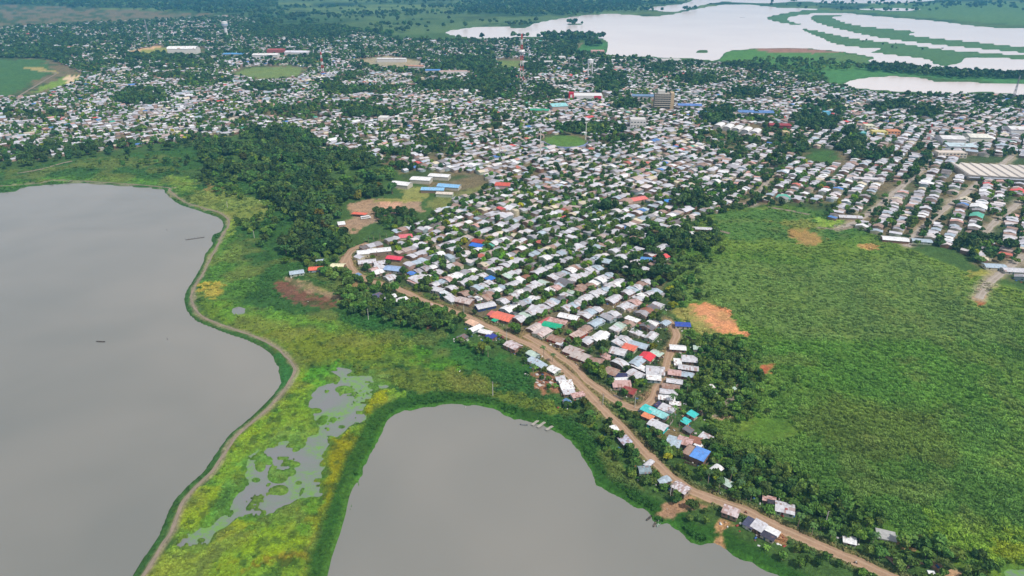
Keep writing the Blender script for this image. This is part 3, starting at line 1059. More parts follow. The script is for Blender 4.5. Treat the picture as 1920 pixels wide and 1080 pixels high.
def house(x, y, w, d, rot, roof='pale grey', kind='gable', label=None, wall=None, h=2.7, rise=None, name='house', cat='house', group=None,
          rusty=0.12, detail=True, z=None, annex=None, col=None, tank=False):
    z = Z0 if z is None else z
    rise = rise if rise is not None else (0.13 * d if kind in ('gable',) else 0.09 * d if kind == 'mono' else 0.16 * d)
    root = empty(name, (x, y, z), rot)
    rc = col if col is not None else COLN[roof]
    v, f = wall_geo(w, d, h, rise, kind)
    wc = jit(wall or random.choice(WALLS))
    if kind == 'open':
        g = []
        for a in (-1, 1):
            for b_ in (-1, 0, 1):
                g.append(box_geo(a * w * 0.46 - 0.1, a * w * 0.46 + 0.1, b_ * d * 0.45 - 0.1, b_ * d * 0.45 + 0.1, -0.5, h + 0.1))
        v, f, _ = join_geo(g)
    mesh_obj('wall' if kind != 'open' else 'post_frame', v, f, m_wall, root, [wc] * len(f))
    if kind == 'flat':
        v, f = box_geo(-w / 2 + 0.05, w / 2 - 0.05, -d / 2 + 0.05, d / 2 - 0.05, h - 0.5, h - 0.3)
        C = [jit(rc)] * 6
        mesh_obj('roof', v, f, m_wall, root, C)
    else:
        v, f, C = roof_geo(w, d, h, rise, kind, rc, rusty=rusty)
        mesh_obj('roof', v, f, m_roof, root, C)
    if detail is not None and kind != 'open':
        openings(root, w, d, h, rot, x, y, detail)
    if annex:
        ax, ay, aw, ad, ac = annex
        v, f = wall_geo(aw, ad, 2.1, 0.2, 'mono')
        an = mesh_obj('annex', [(p[0] + ax, p[1] + ay, p[2]) for p in v], f, m_wall, root, [jit(random.choice(WALLS))] * len(f))
        v, f, C = roof_geo(aw, ad, 2.1, 0.25, 'mono', COLN[ac] if isinstance(ac, str) else ac, ov=0.25)
        mesh_obj('roof', [(p[0] + ax, p[1] + ay, p[2]) for p in v], f, m_roof, an, C)
    tag(root, label, cat, group)
    PLACED.append((x, y, max(w, d) * 0.5))
    u, v_ = PX(x, y, Z0 + 3)
    HOUSES.append([root, float(u), float(v_), roof if col is None else None, label is not None])
    return root


def ang_of(line, x, y):
    L = smooth(pts(line), 3)
    i = int(np.argmin((L[:, 0] - x) ** 2 + (L[:, 1] - y) ** 2))
    i = min(max(i, 1), len(L) - 2)
    t = L[i + 1] - L[i - 1]
    return math.atan2(t[1], t[0])


NE, SE = R(45), R(-45)
LK = 'lk'
# u, v (roof centre in the photo), width along ridge, depth, direction, roof colour, kind, label, extra
HAND = [
    (1305, 850, 15, 12, SE + R(8), 'brownish', 'flat', 'large brown walled building with bright blue sheet roof over half its flat top', dict(h=4.2, wall=(138, 108, 94), z=None)),
    (1343, 877, 9.5, 7, NE - R(6), 'white', 'arc', 'white curved roof shelter right of the blue roofed brown building', dict(rise=1.0, rusty=0.0)),
    (1364, 903, 8, 6, SE, 'pale green', 'mono', 'small pale shed standing below the white curved roof shelter', {}),
    (1264, 826, 9, 11, SE + R(20), 'silver blue', 'gable', 'pale blue-grey end house of the wide pinkish roofed row above the blue roof', dict(rusty=0.02, rise=1.0)),
    (1285, 825, 11, 10, SE + R(20), 'pinkish', 'gable', 'wide house with pinkish weathered roof above the blue roofed building', dict(rusty=0.25, rise=1.0)),
    (1304, 824, 8, 6, SE + R(20), 'rusty', 'mono', 'rusty low shed joined to the right of the pinkish roof', {}),
    (1312, 830, 7, 4, NE, 'white', 'mono', 'ragged white sheet hut under the trees right of the pinkish roof', dict(rusty=0.05)),
    (1324, 818, 8, 6, SE, 'pale grey', 'mono', 'pale patched hut farthest right of the pinkish roof group', dict(rusty=0.3)),
    (1215, 765, 8, 8, SE + R(5), 'turquoise', 'gable', 'bright turquoise roofed house at the foot of the curved side road', dict(rusty=0, rise=0.8)),
    (1234, 773, 15, 7, SE + R(5), 'pale green', 'gable', 'long pale house with turquoise lower sheets beside the orange awning', dict(rusty=0, rise=0.9, col=(150, 214, 214))),
    (1215, 778, 8, 4.5, SE + R(5), 'orange', 'mono', 'low orange roofed lean-to beside the turquoise roofs', dict(rusty=0)),
    (1234, 795, 13, 8, SE + R(5), 'pale grey', 'gable', 'white roofed house with turquoise walls facing the lakeside road', dict(rusty=0.05, wall=(60, 196, 196), rise=0.7)),
    (1251, 765, 11, 7.5, SE + R(5), 'pale grey', 'mono', 'pale grey roofed house behind the turquoise roofed row', dict(rusty=0.05)),
    (1236, 757, 5, 6, SE, 'navy', 'mono', 'small dark purple roofed hut above the turquoise roof', dict(rusty=0.1)),
    (1299, 775, 6, 6, NE, 'turquoise', 'mono', 'upper of two small turquoise sheds among the trees', dict(rusty=0)),
    (1286, 787, 6, 5, NE, 'turquoise', 'mono', 'lower of two small turquoise sheds among the trees', dict(rusty=0)),
    (1291, 803, 5, 6, NE, 'dark grey', 'mono', 'small dark sheet hut below the two turquoise sheds', {}),
    (1180, 731, 11, 9, SE + R(15), 'dark red', 'gable', 'dark red roofed house at the tip of the neighbourhood inside the road bend', dict(rusty=0.2, wall=(178, 140, 120), h=3)),
    (1166, 719, 14, 8, SE + R(45), 'pinkish', 'mono', 'pinkish grey roofed house behind the dark red roof', dict(rusty=0.2)),
    (1163, 709, 15, 4.5, SE + R(50), 'white', 'arc', 'long curved white roof strip behind the pinkish roof at the tip', dict(rise=0.8, rusty=0)),
    (1165, 702, 9, 5, SE + R(45), 'navy', 'mono', 'dark blue sheet roofed house behind the long white strip', dict(rusty=0.05)),
    (1146, 695, 10, 8, SE + R(10), 'brownish', 'mono', 'open brown and white yard house left of the dark blue roof', dict(rusty=0.4)),
    (1229, 693, 13, 11, SE + R(35), 'pale grey', 'gable', 'big pale grey roofed house left of the curved side road', dict(rusty=0.04)),
    (1226, 707, 11, 6, SE + R(35), 'white', 'mono', 'white low roof in front of the big pale grey house', dict(rusty=0.05)),
    (1197, 645, 15, 8, SE + R(15), 'silver blue', 'gable', 'long silvery gable house beside the salmon roof', dict(rusty=0.02)),
    (1182, 649, 10, 9, SE + R(12), 'salmon', 'gable', 'salmon roofed house beside the long silvery roof', dict(rusty=0.03)),
    (1213, 667, 10, 10, NE + R(10), 'red', 'gable', 'bright red roofed house above the big pale grey house', dict(rusty=0)),
    (1196, 676, 13, 8, NE + R(5), 'silver blue', 'gable', 'blue-grey roofed house just left of the bright red roof', dict(rusty=0.03)),
    (1200, 686, 12, 5, SE, 'white', 'mono', 'narrow white roofed house in front of the blue-grey roof', dict(rusty=0.05)),
    (1231, 661, 9, 6, SE, 'pale green', 'mono', 'pale green roofed hut right of the bright red roof', dict(rusty=0.1)),
    (1159, 657, 12, 10, SE + R(20), 'pale grey', 'gable', 'grey hipped house left of the salmon roof', dict(rusty=0.15)),
    (1138, 668, 6, 7, NE, 'pinkish', 'mono', 'small red striped roof beside tall trees', dict(rusty=0.5)),
    # column along the right side of the curved road
    (1271, 650, 12, 7, R(-8), 'white', 'gable', 'bright white roofed shed right of the curved side road', dict(rusty=0, rise=0.8)),
    (1307, 650, 5, 5, R(-10), 'pale green', 'mono', 'small pale hut far right of the bright white shed', {}),
    (1293, 672, 11, 8, R(-8), 'pale grey', 'mono', 'square pale roofed house below the bright white shed', dict(rusty=0.03)),
    (1291, 688, 14, 6, R(-14), 'pale grey', 'gable', 'long low grey roof below the square pale house', dict(rusty=0.2)),
    (1271, 677, 5, 8, R(-8), 'white', 'mono', 'narrow white roof beside the round tree at the road', {}),
    (1284, 700, 14, 7, R(-18), 'silver blue', 'gable', 'lavender grey roofed house on the outer side of the column', dict(rusty=0.05)),
    (1265, 697, 9, 7, R(-14), 'pinkish', 'gable', 'pinkish roofed house at the top of the roadside column', dict(rusty=0.2)),
    (1265, 713, 12, 6, R(-16), 'pale grey', 'gable', 'grey roofed house third down the roadside column', dict(rusty=0.15)),
    (1258, 723, 13, 5.5, R(-14), 'brownish', 'mono', 'rust streaked roof halfway down the roadside column', dict(rusty=0.5)),
    (1254, 733, 13, 6, R(-12), 'pale grey', 'gable', 'pale ridge roofed house below the rust streaked roof', dict(rusty=0.05)),
    (1250, 744, 12, 6, R(-10), 'white', 'gable', 'whitish roofed house near the bottom of the roadside column', dict(rusty=0.1)),
    (1266, 754, 8, 4, R(-10), 'white', 'mono', 'small white shed above the turquoise roofed group', {}),
    # west of the curved road and in the corner
    (1280, 607, 12, 7, R(-6), 'blue', 'arc', 'hut under a deep blue tarpaulin at the end of the side road', dict(rusty=0, rise=1.0, col=(48, 80, 176))),
    (1248, 604, 8, 6, NE, 'silver blue', 'gable', 'small silvery house left of the blue tarpaulin hut', dict(rusty=0)),
    (1222, 628, 12, 7, NE + R(10), 'pale grey', 'gable', 'pale roofed house half hidden in trees above the bright red roof', dict(rusty=0.1)),
    (1125, 630, 17, 11, NE + R(5), 'white', 'gable', 'very large white roofed house beside the cross street', dict(rusty=0.03)),
    (1102, 637, 11, 8, NE + R(5), 'pale grey', 'gable', 'grey roofed house left of the very large white roof', dict(rusty=0.05)),
    (1085, 625, 14, 7, NE, 'salmon', 'mono', 'pale roofed house with brick red front left of the cross street', dict(col=(200, 176, 168), wall=(190, 92, 66), rusty=0.1)),
    (1097, 615, 10, 8, NE, 'brownish', 'gable', 'square brownish house behind the brick red front', dict(rusty=0.2, wall=(170, 140, 124))),
    (1118, 603, 14, 8, NE, 'silver blue', 'gable', 'lavender roofed house facing the brown cross street', dict(rusty=0.08)),
    (1075, 656, 13, 11, SE + R(8), 'brownish', 'gable', 'left of two large beige-grey roofs facing the lakeside road', dict(col=(196, 182, 180), rusty=0.15, wall=(150, 96, 76))),
    (1089, 666, 14, 10, SE + R(8), 'brownish', 'gable', 'right of two large beige-grey roofs facing the lakeside road', dict(col=(192, 180, 176), rusty=0.12, wall=(150, 100, 80))),
    (1117, 675, 12, 8, SE + R(30), 'brownish', 'gable', 'beige and rust roofed corner house beside a round tree', dict(rusty=0.35)),
    (1043, 634, 13, 8, SE + R(10), 'brownish', 'gable', 'low rust and beige roof in the row facing the lakeside road', dict(rusty=0.5, wall=(190, 80, 50))),
    (1052, 643, 8, 7, SE + R(10), 'pale grey', 'flat', 'small flat roofed concrete house between rust roofs', dict(h=3.0)),
    (1017, 621, 14, 10, NE + R(4), 'pinkish', 'gable', 'front one of two wide beige roofs left of the green roof', dict(col=(206, 190, 188), rusty=0.1)),
    (1003, 612, 13, 8, NE + R(4), 'pinkish', 'gable', 'rear one of two wide beige roofs left of the green roof', dict(col=(204, 190, 186), rusty=0.1)),
    (1036, 609, 16, 8, SE + R(22), 'green', 'arc', 'long house with vivid green curved roof', dict(rusty=0, rise=1.4)),
    (1045, 601, 16, 6, SE + R(20), 'pinkish', 'mono', 'red and white striped roof behind the green roof', dict(rusty=0.5)),
    (1066, 592, 17, 8, SE + R(20), 'white', 'gable', 'white roofed house behind the red striped roof', dict(rusty=0.1)),
    (1024, 600, 14, 5, NE, 'red', 'mono', 'narrow faded red roof strip left of the green roof', dict(col=(196, 92, 96))),
    (943, 592, 18, 12, SE + R(15), 'salmon', 'gable', 'large salmon tiled roof house beside the lakeside road', dict(rusty=0, rise=1.3)),
    (926, 588, 9, 7, SE + R(15), 'red', 'mono', 'reddish end roof joined to the salmon tiled roof', dict(col=(206, 104, 100), rusty=0.1)),
    (928, 598, 4, 4, SE, 'green', 'mono', 'small green awning in front of the salmon tiled roof', dict(rusty=0)),
    (910, 571, 17, 9, NE - R(20), 'pale grey', 'gable', 'wide grey roofed house with dark blue wall behind the salmon roof', dict(wall=(52, 72, 120), rusty=0.03)),
    (871, 562, 15, 10, SE + R(20), 'brownish', 'gable', 'big beige roofed house left of the wide grey roof', dict(col=(200, 186, 184), rusty=0.2)),
    (835, 549, 9, 5, SE, 'turquoise', 'mono', 'blue walled hut with white roof facing the road', dict(col=(214, 220, 226), wall=(50, 170, 214))),
    (820, 541, 11, 7, SE + R(20), 'pale grey', 'gable', 'pale roofed house left of the blue walled hut', dict(rusty=0.02)),
    (739, 502, 17, 10, SE + R(30), 'silver blue', 'gable', 'light blue roofed house near the upper road bend', dict(rusty=0, col=(150, 176, 216))),
    (740, 482, 15, 8, SE + R(30), 'red', 'gable', 'crimson roofed house beside the white warehouses', dict(rusty=0, col=(232, 70, 96))),
    (681, 474, 11, 10, R(14), 'white', 'gable', 'white warehouse nearest the upper road bend', dict(rusty=0, rise=0.8, h=4)),
    (711, 470, 22, 10, R(14), 'white', 'gable', 'long white warehouse with a raised corner beside the crimson roof', dict(rusty=0.02, rise=0.8, h=4)),
    (688, 489, 16, 9, R(14), 'pale grey', 'gable', 'grey shed standing in front of the white warehouses', dict(rusty=0.1)),
    (712, 491, 11, 8, R(20), 'pale grey', 'gable', 'pale house between the grey shed and the crimson roof', dict(rusty=0.1)),
    (760, 441, 13, 10, R(16), 'red', 'gable', 'pinkish red roofed house up the first street', dict(rusty=0, col=(222, 112, 122))),
    (899, 451, 14, 9, SE + R(20), 'dark red', 'gable', 'brick red roofed house behind the blue awning', dict(col=(170, 60, 44), rusty=0.05)),
    (893, 459, 13, 7, SE + R(20), 'blue', 'mono', 'house with vivid blue awning in front of the brick red roof', dict(col=(38, 110, 214), rusty=0)),
    (919, 521, 8, 6, NE, 'blue', 'mono', 'small house with bright blue roof patch in the grid', dict(col=(44, 116, 206), rusty=0)),
    (1241, 480, 12, 10, R(40), 'red', 'gable', 'light red square roof near the marsh edge', dict(rusty=0, col=(232, 90, 92))),
    (1214, 485, 12, 8, SE + R(30), 'blue', 'arc', 'white curved roof with blue front left of the light red roof', dict(col=(92, 150, 216), rusty=0, rise=1.2)),
    (1241, 462, 15, 8, NE, 'pale grey', 'gable', 'silvery roofed house behind the light red square roof', dict(rusty=0)),
    (1143, 490, 14, 9, SE + R(20), 'silver blue', 'arc', 'silvery round topped house alone among trees', dict(rusty=0, rise=1.8)),
    (1195, 373, 22, 12, R(28), 'salmon', 'gable', 'salmon roofed hall in the upper grid', dict(rusty=0, col=(228, 124, 116), h=3.6)),
    (1258, 375, 16, 10, R(5), 'blue', 'gable', 'bright blue roofed hall near the marsh', dict(rusty=0, col=(64, 140, 220))),
    (1262, 425, 15, 9, R(30), 'white', 'arc', 'bright white curved roof near the marsh edge', dict(rusty=0)),
    # shacks along the lake side of the road
    (885, 604, 10, 6, LK, 'salmon', 'mono', 'peach roofed roadside shack at the upper end of the lake row', dict(col=(226, 186, 160), rusty=0)),
    (893, 613, 12, 5, NE, 'white', 'mono', 'long white roofed shack next to the peach roof', dict(rusty=0)),
    (911, 621, 11, 6, SE + R(20), 'white', 'arc', 'white curved roof shack beside a blue tarpaulin', dict(rusty=0)),
    (921, 629, 7, 6, SE, 'blue', 'mono', 'shack wrapped in dark blue tarpaulin by the road', dict(col=(48, 62, 150), rusty=0.05)),
    (867, 630, 8, 5, NE, 'dark grey', 'mono', 'dark roofless hut frame below the roadside shacks', dict(rusty=0.4)),
    (962, 648, 12, 9, LK, 'pinkish', 'gable', 'patchwork roofed stilt house on the lake side of the road', dict(rusty=0.45, col=(208, 196, 200))),
    (999, 662, 9, 6, SE, 'pale green', 'gable', 'pale green roofed shack among banana plants', dict(rusty=0)),
    (1000, 675, 9, 6, SE, 'silver blue', 'mono', 'bluish grey shack under trees below the pale green roof', dict(rusty=0.2)),
    (1015, 683, 6, 7, NE, 'silver blue', 'mono', 'small silver tent shaped shack beside the road', dict(rusty=0)),
    (1038, 691, 8, 7, SE, 'white', 'gable', 'white roofed shack above the heap of rubble', dict(rusty=0.05)),
    (1051, 707, 7, 5, R(10), 'pale grey', 'mono', 'uppermost pale slab roof of the stacked roadside shacks', {}),
    (1061, 715, 10, 5, R(10), 'white', 'mono', 'second white slab roof of the stacked roadside shacks', {}),
    (1064, 724, 10, 5, R(14), 'white', 'mono', 'third white slab roof of the stacked roadside shacks', {}),
    (1067, 733, 9, 5, R(10), 'pale grey', 'mono', 'lowest pale slab roof of the stacked roadside shacks', {}),
    (1084, 738, 10, 5, R(20), 'pinkish', 'mono', 'pinkish white shack half under a round tree by the road', dict(rusty=0.3)),
    (1063, 750, 4, 5, NE, 'blue', 'mono', 'tiny blue tarpaulin shelter below the stacked shacks', dict(col=(90, 130, 170), rusty=0.1)),
    (1150, 801, 6, 5, R(20), 'white', 'mono', 'small white roofed shack at the road bend above the pond', dict(rusty=0.2)),
    (1172, 824, 8, 6.5, LK, 'pinkish', 'mono', 'ragged white and navy patched shack beside the road', dict(rusty=0.35, col=(196, 196, 216))),
    (1217, 866, 9, 4, NE, 'pale grey', 'arc', 'pale curved awning joining the road to the round grey hut', dict(rusty=0)),
    (1208, 880, 9, 8, R(5), 'silver blue', 'arc', 'round topped grey-teal hut below the road', dict(col=(142, 162, 172), rusty=0.1, rise=1.8)),
    (1245, 897, 10, 6, NE - R(20), 'silver blue', 'gable', 'blue-grey roofed shed half hidden by a tree at the road', dict(rusty=0)),
    (1277, 915, 12, 9, LK, 'pinkish', 'gable', 'patched whitish stilt house above the boats', dict(rusty=0.4, col=(208, 200, 206))),
    (1370, 960, 11, 8, LK, 'pinkish', 'mono', 'pale patchwork stilt house with a bright white corner', dict(rusty=0.35, col=(206, 190, 192))),
    (1407, 978, 7, 9, LK, 'navy', 'mono', 'dark blue roofed half of a roadside house', dict(rusty=0, col=(72, 76, 104))),
    (1423, 984, 8, 9, LK, 'pale grey', 'mono', 'white roofed half of a roadside house', dict(rusty=0.05)),
    (1448, 993, 10, 5, LK, 'white', 'mono', 'bright white roofed roadside house with black front roof', dict(rusty=0)),
    (1441, 1002, 9, 5, LK, 'navy', 'mono', 'black sheet lean-to in front of the bright white roof', dict(rusty=0, col=(58, 56, 74))),
    (1472, 950, 13, 11, SE + R(25), 'pale grey', 'gable', 'white roofed house with rust patch across the road among trees', dict(rusty=0.08)),
    (1450, 944, 7, 8, SE + R(25), 'dark grey', 'mono', 'black sheet roof left of the rust patched white roof', dict(rusty=0, col=(58, 56, 66))),
    (1443, 933, 9, 5, SE + R(25), 'pinkish', 'mono', 'pale patched sheet roof behind the black sheet roof', dict(rusty=0.4)),
    (1594, 1010, 8, 6, SE + R(25), 'white', 'mono', 'small white roofed hut alone in trees above the road', dict(rusty=0.02)),
    (1748, 1071, 5, 4, R(-10), 'white', 'flat', 'tiny white walled hut at the lower right dirt clearing', dict(h=2.4)),
    # group in the trees left of the road
    (633, 497, 12, 10, R(-4), 'cream', 'gable', 'cream roofed house at the grove by the upper bend', dict(rusty=0)),
    (592, 502, 12, 8, R(8), 'salmon', 'gable', 'salmon roofed house left of the cream roof', dict(rusty=0, col=(232, 112, 88))),
    (556, 509, 12, 8, R(20), 'silver blue', 'gable', 'silver-blue roofed house leftmost in the grove', dict(rusty=0)),
    (603, 487, 10, 6, R(20), 'silver blue', 'gable', 'pale blue-grey roof behind the salmon roofed house', dict(rusty=0)),
    (671, 513, 5, 4, SE, 'blue', 'mono', 'small bluish shelter right of the cream roof', dict(col=(120, 150, 190), rusty=0)),
    (733, 556, 11, 5, NE, 'white', 'mono', 'leftmost white shack in the trees below the road', dict(rusty=0.05)),
    (751, 560, 11, 7, NE, 'white', 'gable', 'largest white shack in the trees below the road', dict(rusty=0.1)),
    (776, 563, 9, 5, NE, 'white', 'mono', 'rightmost white shack in the trees below the road', dict(rusty=0)),
    (707, 553, 9, 6, NE, 'dark grey', 'mono', 'dark purple-grey shack deepest in the trees', dict(col=(90, 90, 120), rusty=0.3)),
    (812, 574, 9, 6, SE, 'pinkish', 'arc', 'pinkish canvas tent beside the upper lakeside road', dict(rusty=0)),
    # yard above
    (674, 400, 16, 6, R(-12), 'salmon', 'open', 'orange-red open canopy at the dirt sports ground', dict(rusty=0, col=(232, 108, 80), h=3)),
    (640, 418, 7, 8, R(20), 'white', 'mono', 'white kiosk at the left edge of the dirt yard', dict(rusty=0)),
    (753, 346, 24, 14, R(-20), 'white', 'gable', 'white building left of the school roofs', dict(rusty=0, h=5)),
    (790, 337, 26, 15, R(-10), 'white', 'gable', 'wide flat white school roof', dict(rusty=0, h=5, rise=1)),
    (824, 331, 27, 13, R(-12), 'white', 'gable', 'upper bright white school roof', dict(rusty=0, h=5, rise=1)),
    (812, 355, 28, 12, R(-4), 'blue', 'gable', 'left wing of the light blue roofed school', dict(rusty=0, col=(140, 190, 228), h=4)),
    (842, 349, 28, 13, R(-14), 'blue', 'gable', 'right wing of the light blue roofed school', dict(rusty=0, col=(136, 188, 230), h=4)),
    (834, 363, 20, 9, R(-8), 'cream', 'gable', 'cream front building of the blue roofed school', dict(rusty=0, col=(220, 208, 196), h=4)),
    (943, 349, 18, 14, R(-8), 'salmon', 'gable', 'two storey pink house with red roof at the upper street', dict(rusty=0, col=(206, 92, 76), wall=(214, 180, 180), h=6)),
    # edge of the marsh on the right
    (1317, 427, 20, 7, R(-8), 'pale grey', 'gable', 'pale long shed alone at the upper marsh edge', dict(rusty=0.05)),
    (1296, 437, 9, 7, R(10), 'white', 'mono', 'small white hut below the long marsh edge shed', {}),
    (1678, 447, 24, 10, R(-14), 'white', 'arc', 'white curved roof nearest the marsh on the right', dict(rusty=0, rise=1.6)),
    (1728, 450, 18, 8, R(-14), 'silver blue', 'arc', 'silver curved roof at the street end by the marsh', dict(rusty=0)),
    (1865, 497, 18, 10, R(-8), 'silver blue', 'gable', 'silvery house at the lower right edge of town', dict(rusty=0)),
    (1905, 505, 22, 10, R(-8), 'pale grey', 'gable', 'grey roofed house at the right frame edge above the marsh', dict(rusty=0.05)),
    (1332, 723, 6, 4, R(20), 'white', 'mono', 'small white roof alone in the scrub right of the column', {}),
    (1375, 727, 5, 3, R(20), 'pale green', 'mono', 'tiny pale roof farthest out in the scrub', {}),
    (1594, 405, 24, 9, R(-8), 'pale grey', 'gable', 'grey roofed shed at the left end of the right-hand street', dict(rusty=0.05)),
]
for (u, v, w, d, rot, roof, kind, label, ex) in HAND:
    x, y = map(float, G(u, v, Z0 + 3.2))
    if rot == LK:
        rot = ang_of(ROAD_LAKE, x, y)
    ex = dict(ex)
    ex.pop('z', None)
    if not label.startswith('large brown walled'):
        sc_ = 1.0 if v < 560 else 0.93 if v < 700 else 0.84 if v < 850 else 0.68
        if 'dark red roofed house at the tip' in label or 'house with pinkish' in label:
            sc_ = 0.74
        w, d = w * sc_, d * sc_
        if d < 5 or w < 5:
            ex.setdefault('h', 2.3)
    lake_side = label and ('stilt' in label)
    far_ = y > 640
    house(x, y, w, d, rot, roof, kind, label, detail=(None if far_ else True), z=(Z0 + (1.1 if lake_side else 0)), **ex)
    r_ = HOUSES[-1][0]
    if lake_side:
        for a in (-1, 0, 1):
            for b_ in (-1, 1):
                box_part('stilt', r_, a * w * 0.45 - 0.12, a * w * 0.45 + 0.12, b_ * d * 0.42 - 0.12, b_ * d * 0.42 + 0.12, -2.2, -0.45, (110, 92, 78))
blue_b = HOUSES[0][0]
blue_b.scale = (0.87, 0.87, 0.87)
# the blue roof that covers the right half of the flat-topped brown building
v, f, C = roof_geo(9.6, 12, 4.6, 0.5, 'mono', (96, 150, 226), ov=0.15, rusty=0)
mesh_obj('roof', [(p[0] + 2.7, p[1], p[2]) for p in v], f, m_roof, blue_b, C)
box_part('parapet', blue_b, -7.5, -2.2, -6.0, -5.8, 4.205, 4.6, (150, 118, 102), m_wall)
box_part('parapet', blue_b, -7.5, -7.3, -5.795, 6.0, 4.205, 4.6, (150, 118, 102), m_wall)
blue_b['label'] = 'large brown walled building, left half flat, right half under a bright blue roof'
# rust patch of the white roof across the road
for hh in HOUSES:
    if hh[0].get('label', '').startswith('white roofed house with rust patch'):
        v, f = box_geo(-0.7, 0.7, -2.3, -1.1, 0, 0.05)
        o = mesh_obj('rust_patch', v, f, m_paint, hh[0], [lin((150, 78, 74)) * ALB] * 6)
        o.rotation_euler = (math.atan2(0.26, 1), 0, 0)
        o.location = (0.6, 0, 3.78)

LAND = [(1305, 850, 'the half-blue-roofed building'), (1343, 877, 'the white curved shelter'), (1277, 826, 'the wide pinkish roof'), (1225, 772, 'the turquoise roofs'),
        (1293, 781, 'the two turquoise sheds'), (1180, 731, 'the dark red roof at the tip'), (1213, 667, 'the bright red roof'), (1271, 650, 'the bright white shed'),
        (1280, 607, 'the blue tarpaulin hut'), (1125, 630, 'the very large white roof'), (1036, 609, 'the vivid green roof'), (943, 592, 'the salmon tiled roof'),
        (870, 562, 'the big beige roof'), (740, 482, 'the crimson roof'), (692, 470, 'the white warehouses'), (895, 455, 'the brick red and blue roofs'), (919, 521, 'the small blue roof patch'),
        (1241, 480, 'the light red square roof'), (1143, 490, 'the round topped silvery roof'), (1195, 373, 'the salmon hall'), (1258, 375, 'the bright blue hall'), (962, 648, 'the patchwork stilt house'),
        (1062, 720, 'the stacked roadside shacks'), (1208, 880, 'the round grey hut'), (1277, 915, 'the stilt house above the boats'), (1425, 985, 'the three roadside houses'),
        (1472, 950, 'the rust patched white roof'), (1594, 1010, 'the hut alone in trees'), (633, 497, 'the cream roof'), (760, 560, 'the white shacks in trees'), (674, 400, 'the orange canopy'),
        (825, 348, 'the blue roofed school'), (1335, 600, 'the bare orange earth'), (1085, 662, 'the two large beige-grey roofs'), (570, 555, 'the red-brown plot'), (820, 541, 'the blue walled hut'),
        (1010, 500, 'the middle of the grid'), (760, 441, 'the pinkish red roof'), (943, 349, 'the red topped pink house'), (1262, 425, 'the white curved roof'), (1060, 420, 'the upper middle of the grid'),
        (1750, 1075, 'the lower right dirt clearing'), (1395, 800, 'the light green meadow patch'), (1678, 447, 'the white roof by the marsh'), (1865, 497, 'the silvery house right'),
        (853, 410, 'the upper left corner of the grid'),
        (580, 318, 'the green clearing in the forest'), (604, 410, 'the olive brown treetops'), (722, 345, 'the right tip of the forest'), (420, 290, 'the left end of the forest'), (650, 345, 'the forest heart'), (500, 300, 'the middle of the upper forest edge'), (590, 455, 'the lower forest end')]
ORD = ['closest', 'second closest', 'third closest', 'fourth closest', 'fifth closest', 'sixth closest', 'seventh closest', 'eighth closest', 'ninth closest', 'tenth closest',
       'eleventh closest', 'twelfth closest', 'thirteenth closest', 'fourteenth closest']


def name_by_place(items, fmt, group):
    """items: (object, u, v, look). Same look, landmark and side are told apart by nearness to the landmark."""
    b = {}
    for o, u, v, look in items:
        dd = [((u - a) ** 2 + (1.8 * (v - c)) ** 2, i) for i, (a, c, _) in enumerate(LAND)]
        D, i = min(dd)
        du, dv = u - LAND[i][0], v - LAND[i][1]
        side = ('right of' if du > 0 else 'left of') if abs(du) > 1.4 * abs(dv) else ('in front of' if dv > 0 else 'behind')
        b.setdefault((look, i, side), []).append((D, o))
    for (look, i, side), L in b.items():
        L.sort(key=lambda q: q[0])
        for k, (_, o) in enumerate(L):
            if k < 12:
                o['label'] = fmt.format(look=look, ord=ORD[k], side=side, land=LAND[i][2])
            else:
                o['label'] = fmt.format(look=look, ord='well', side=side, land=LAND[i][2])
            o['group'] = group


# ---------------------------------------------------------------- the grid of streets and the town
_pa = np.array([[p[0], p[1]] for p in PLACED])
_pr = np.array([p[2] for p in PLACED])
DR = [smooth(pts(q), 4) for q in (ROAD_LAKE, ROAD_INNER, ROAD_MAIN)]
OPEN = [([(1020, 257), (1040, 253), (1085, 254), (1103, 264), (1097, 277), (1060, 280), (1022, 275)]),
        [(1512, 282), (1564, 280), (1588, 300), (1556, 309), (1508, 304)],
        [(430, 140), (455, 126), (545, 122), (578, 130), (560, 145), (500, 151)], [(232, 100), (300, 84), (320, 97), (280, 105)],
        [(660, 112), (730, 105), (795, 115), (780, 130), (700, 126)], [(-300, 106), (85, 110), (150, 137), (150, 152), (60, 182), (-300, 184)],
        [(625, 430), (640, 385), (700, 368), (730, 335), (770, 322), (870, 325), (925, 345), (800, 402), (745, 405), (700, 425), (655, 440)],
        [(1810, 292), (1935, 300), (1935, 350), (1805, 332)], [(1222, 190), (1264, 190), (1264, 206), (1220, 206)], [(1066, 176), (1134, 176), (1134, 187), (1066, 187)],
        [(312, 92), (385, 90), (385, 106), (312, 106)], [(1180, 226), (1210, 226), (1210, 240), (1180, 240)], [(1338, 236), (1424, 240), (1424, 254), (1338, 250)],
        [(930, 112), (980, 110), (980, 130), (935, 130)], [(1085, 82), (1140, 78), (1145, 104), (1080, 98)]]
OPEN_W = [pts(q) for q in OPEN]
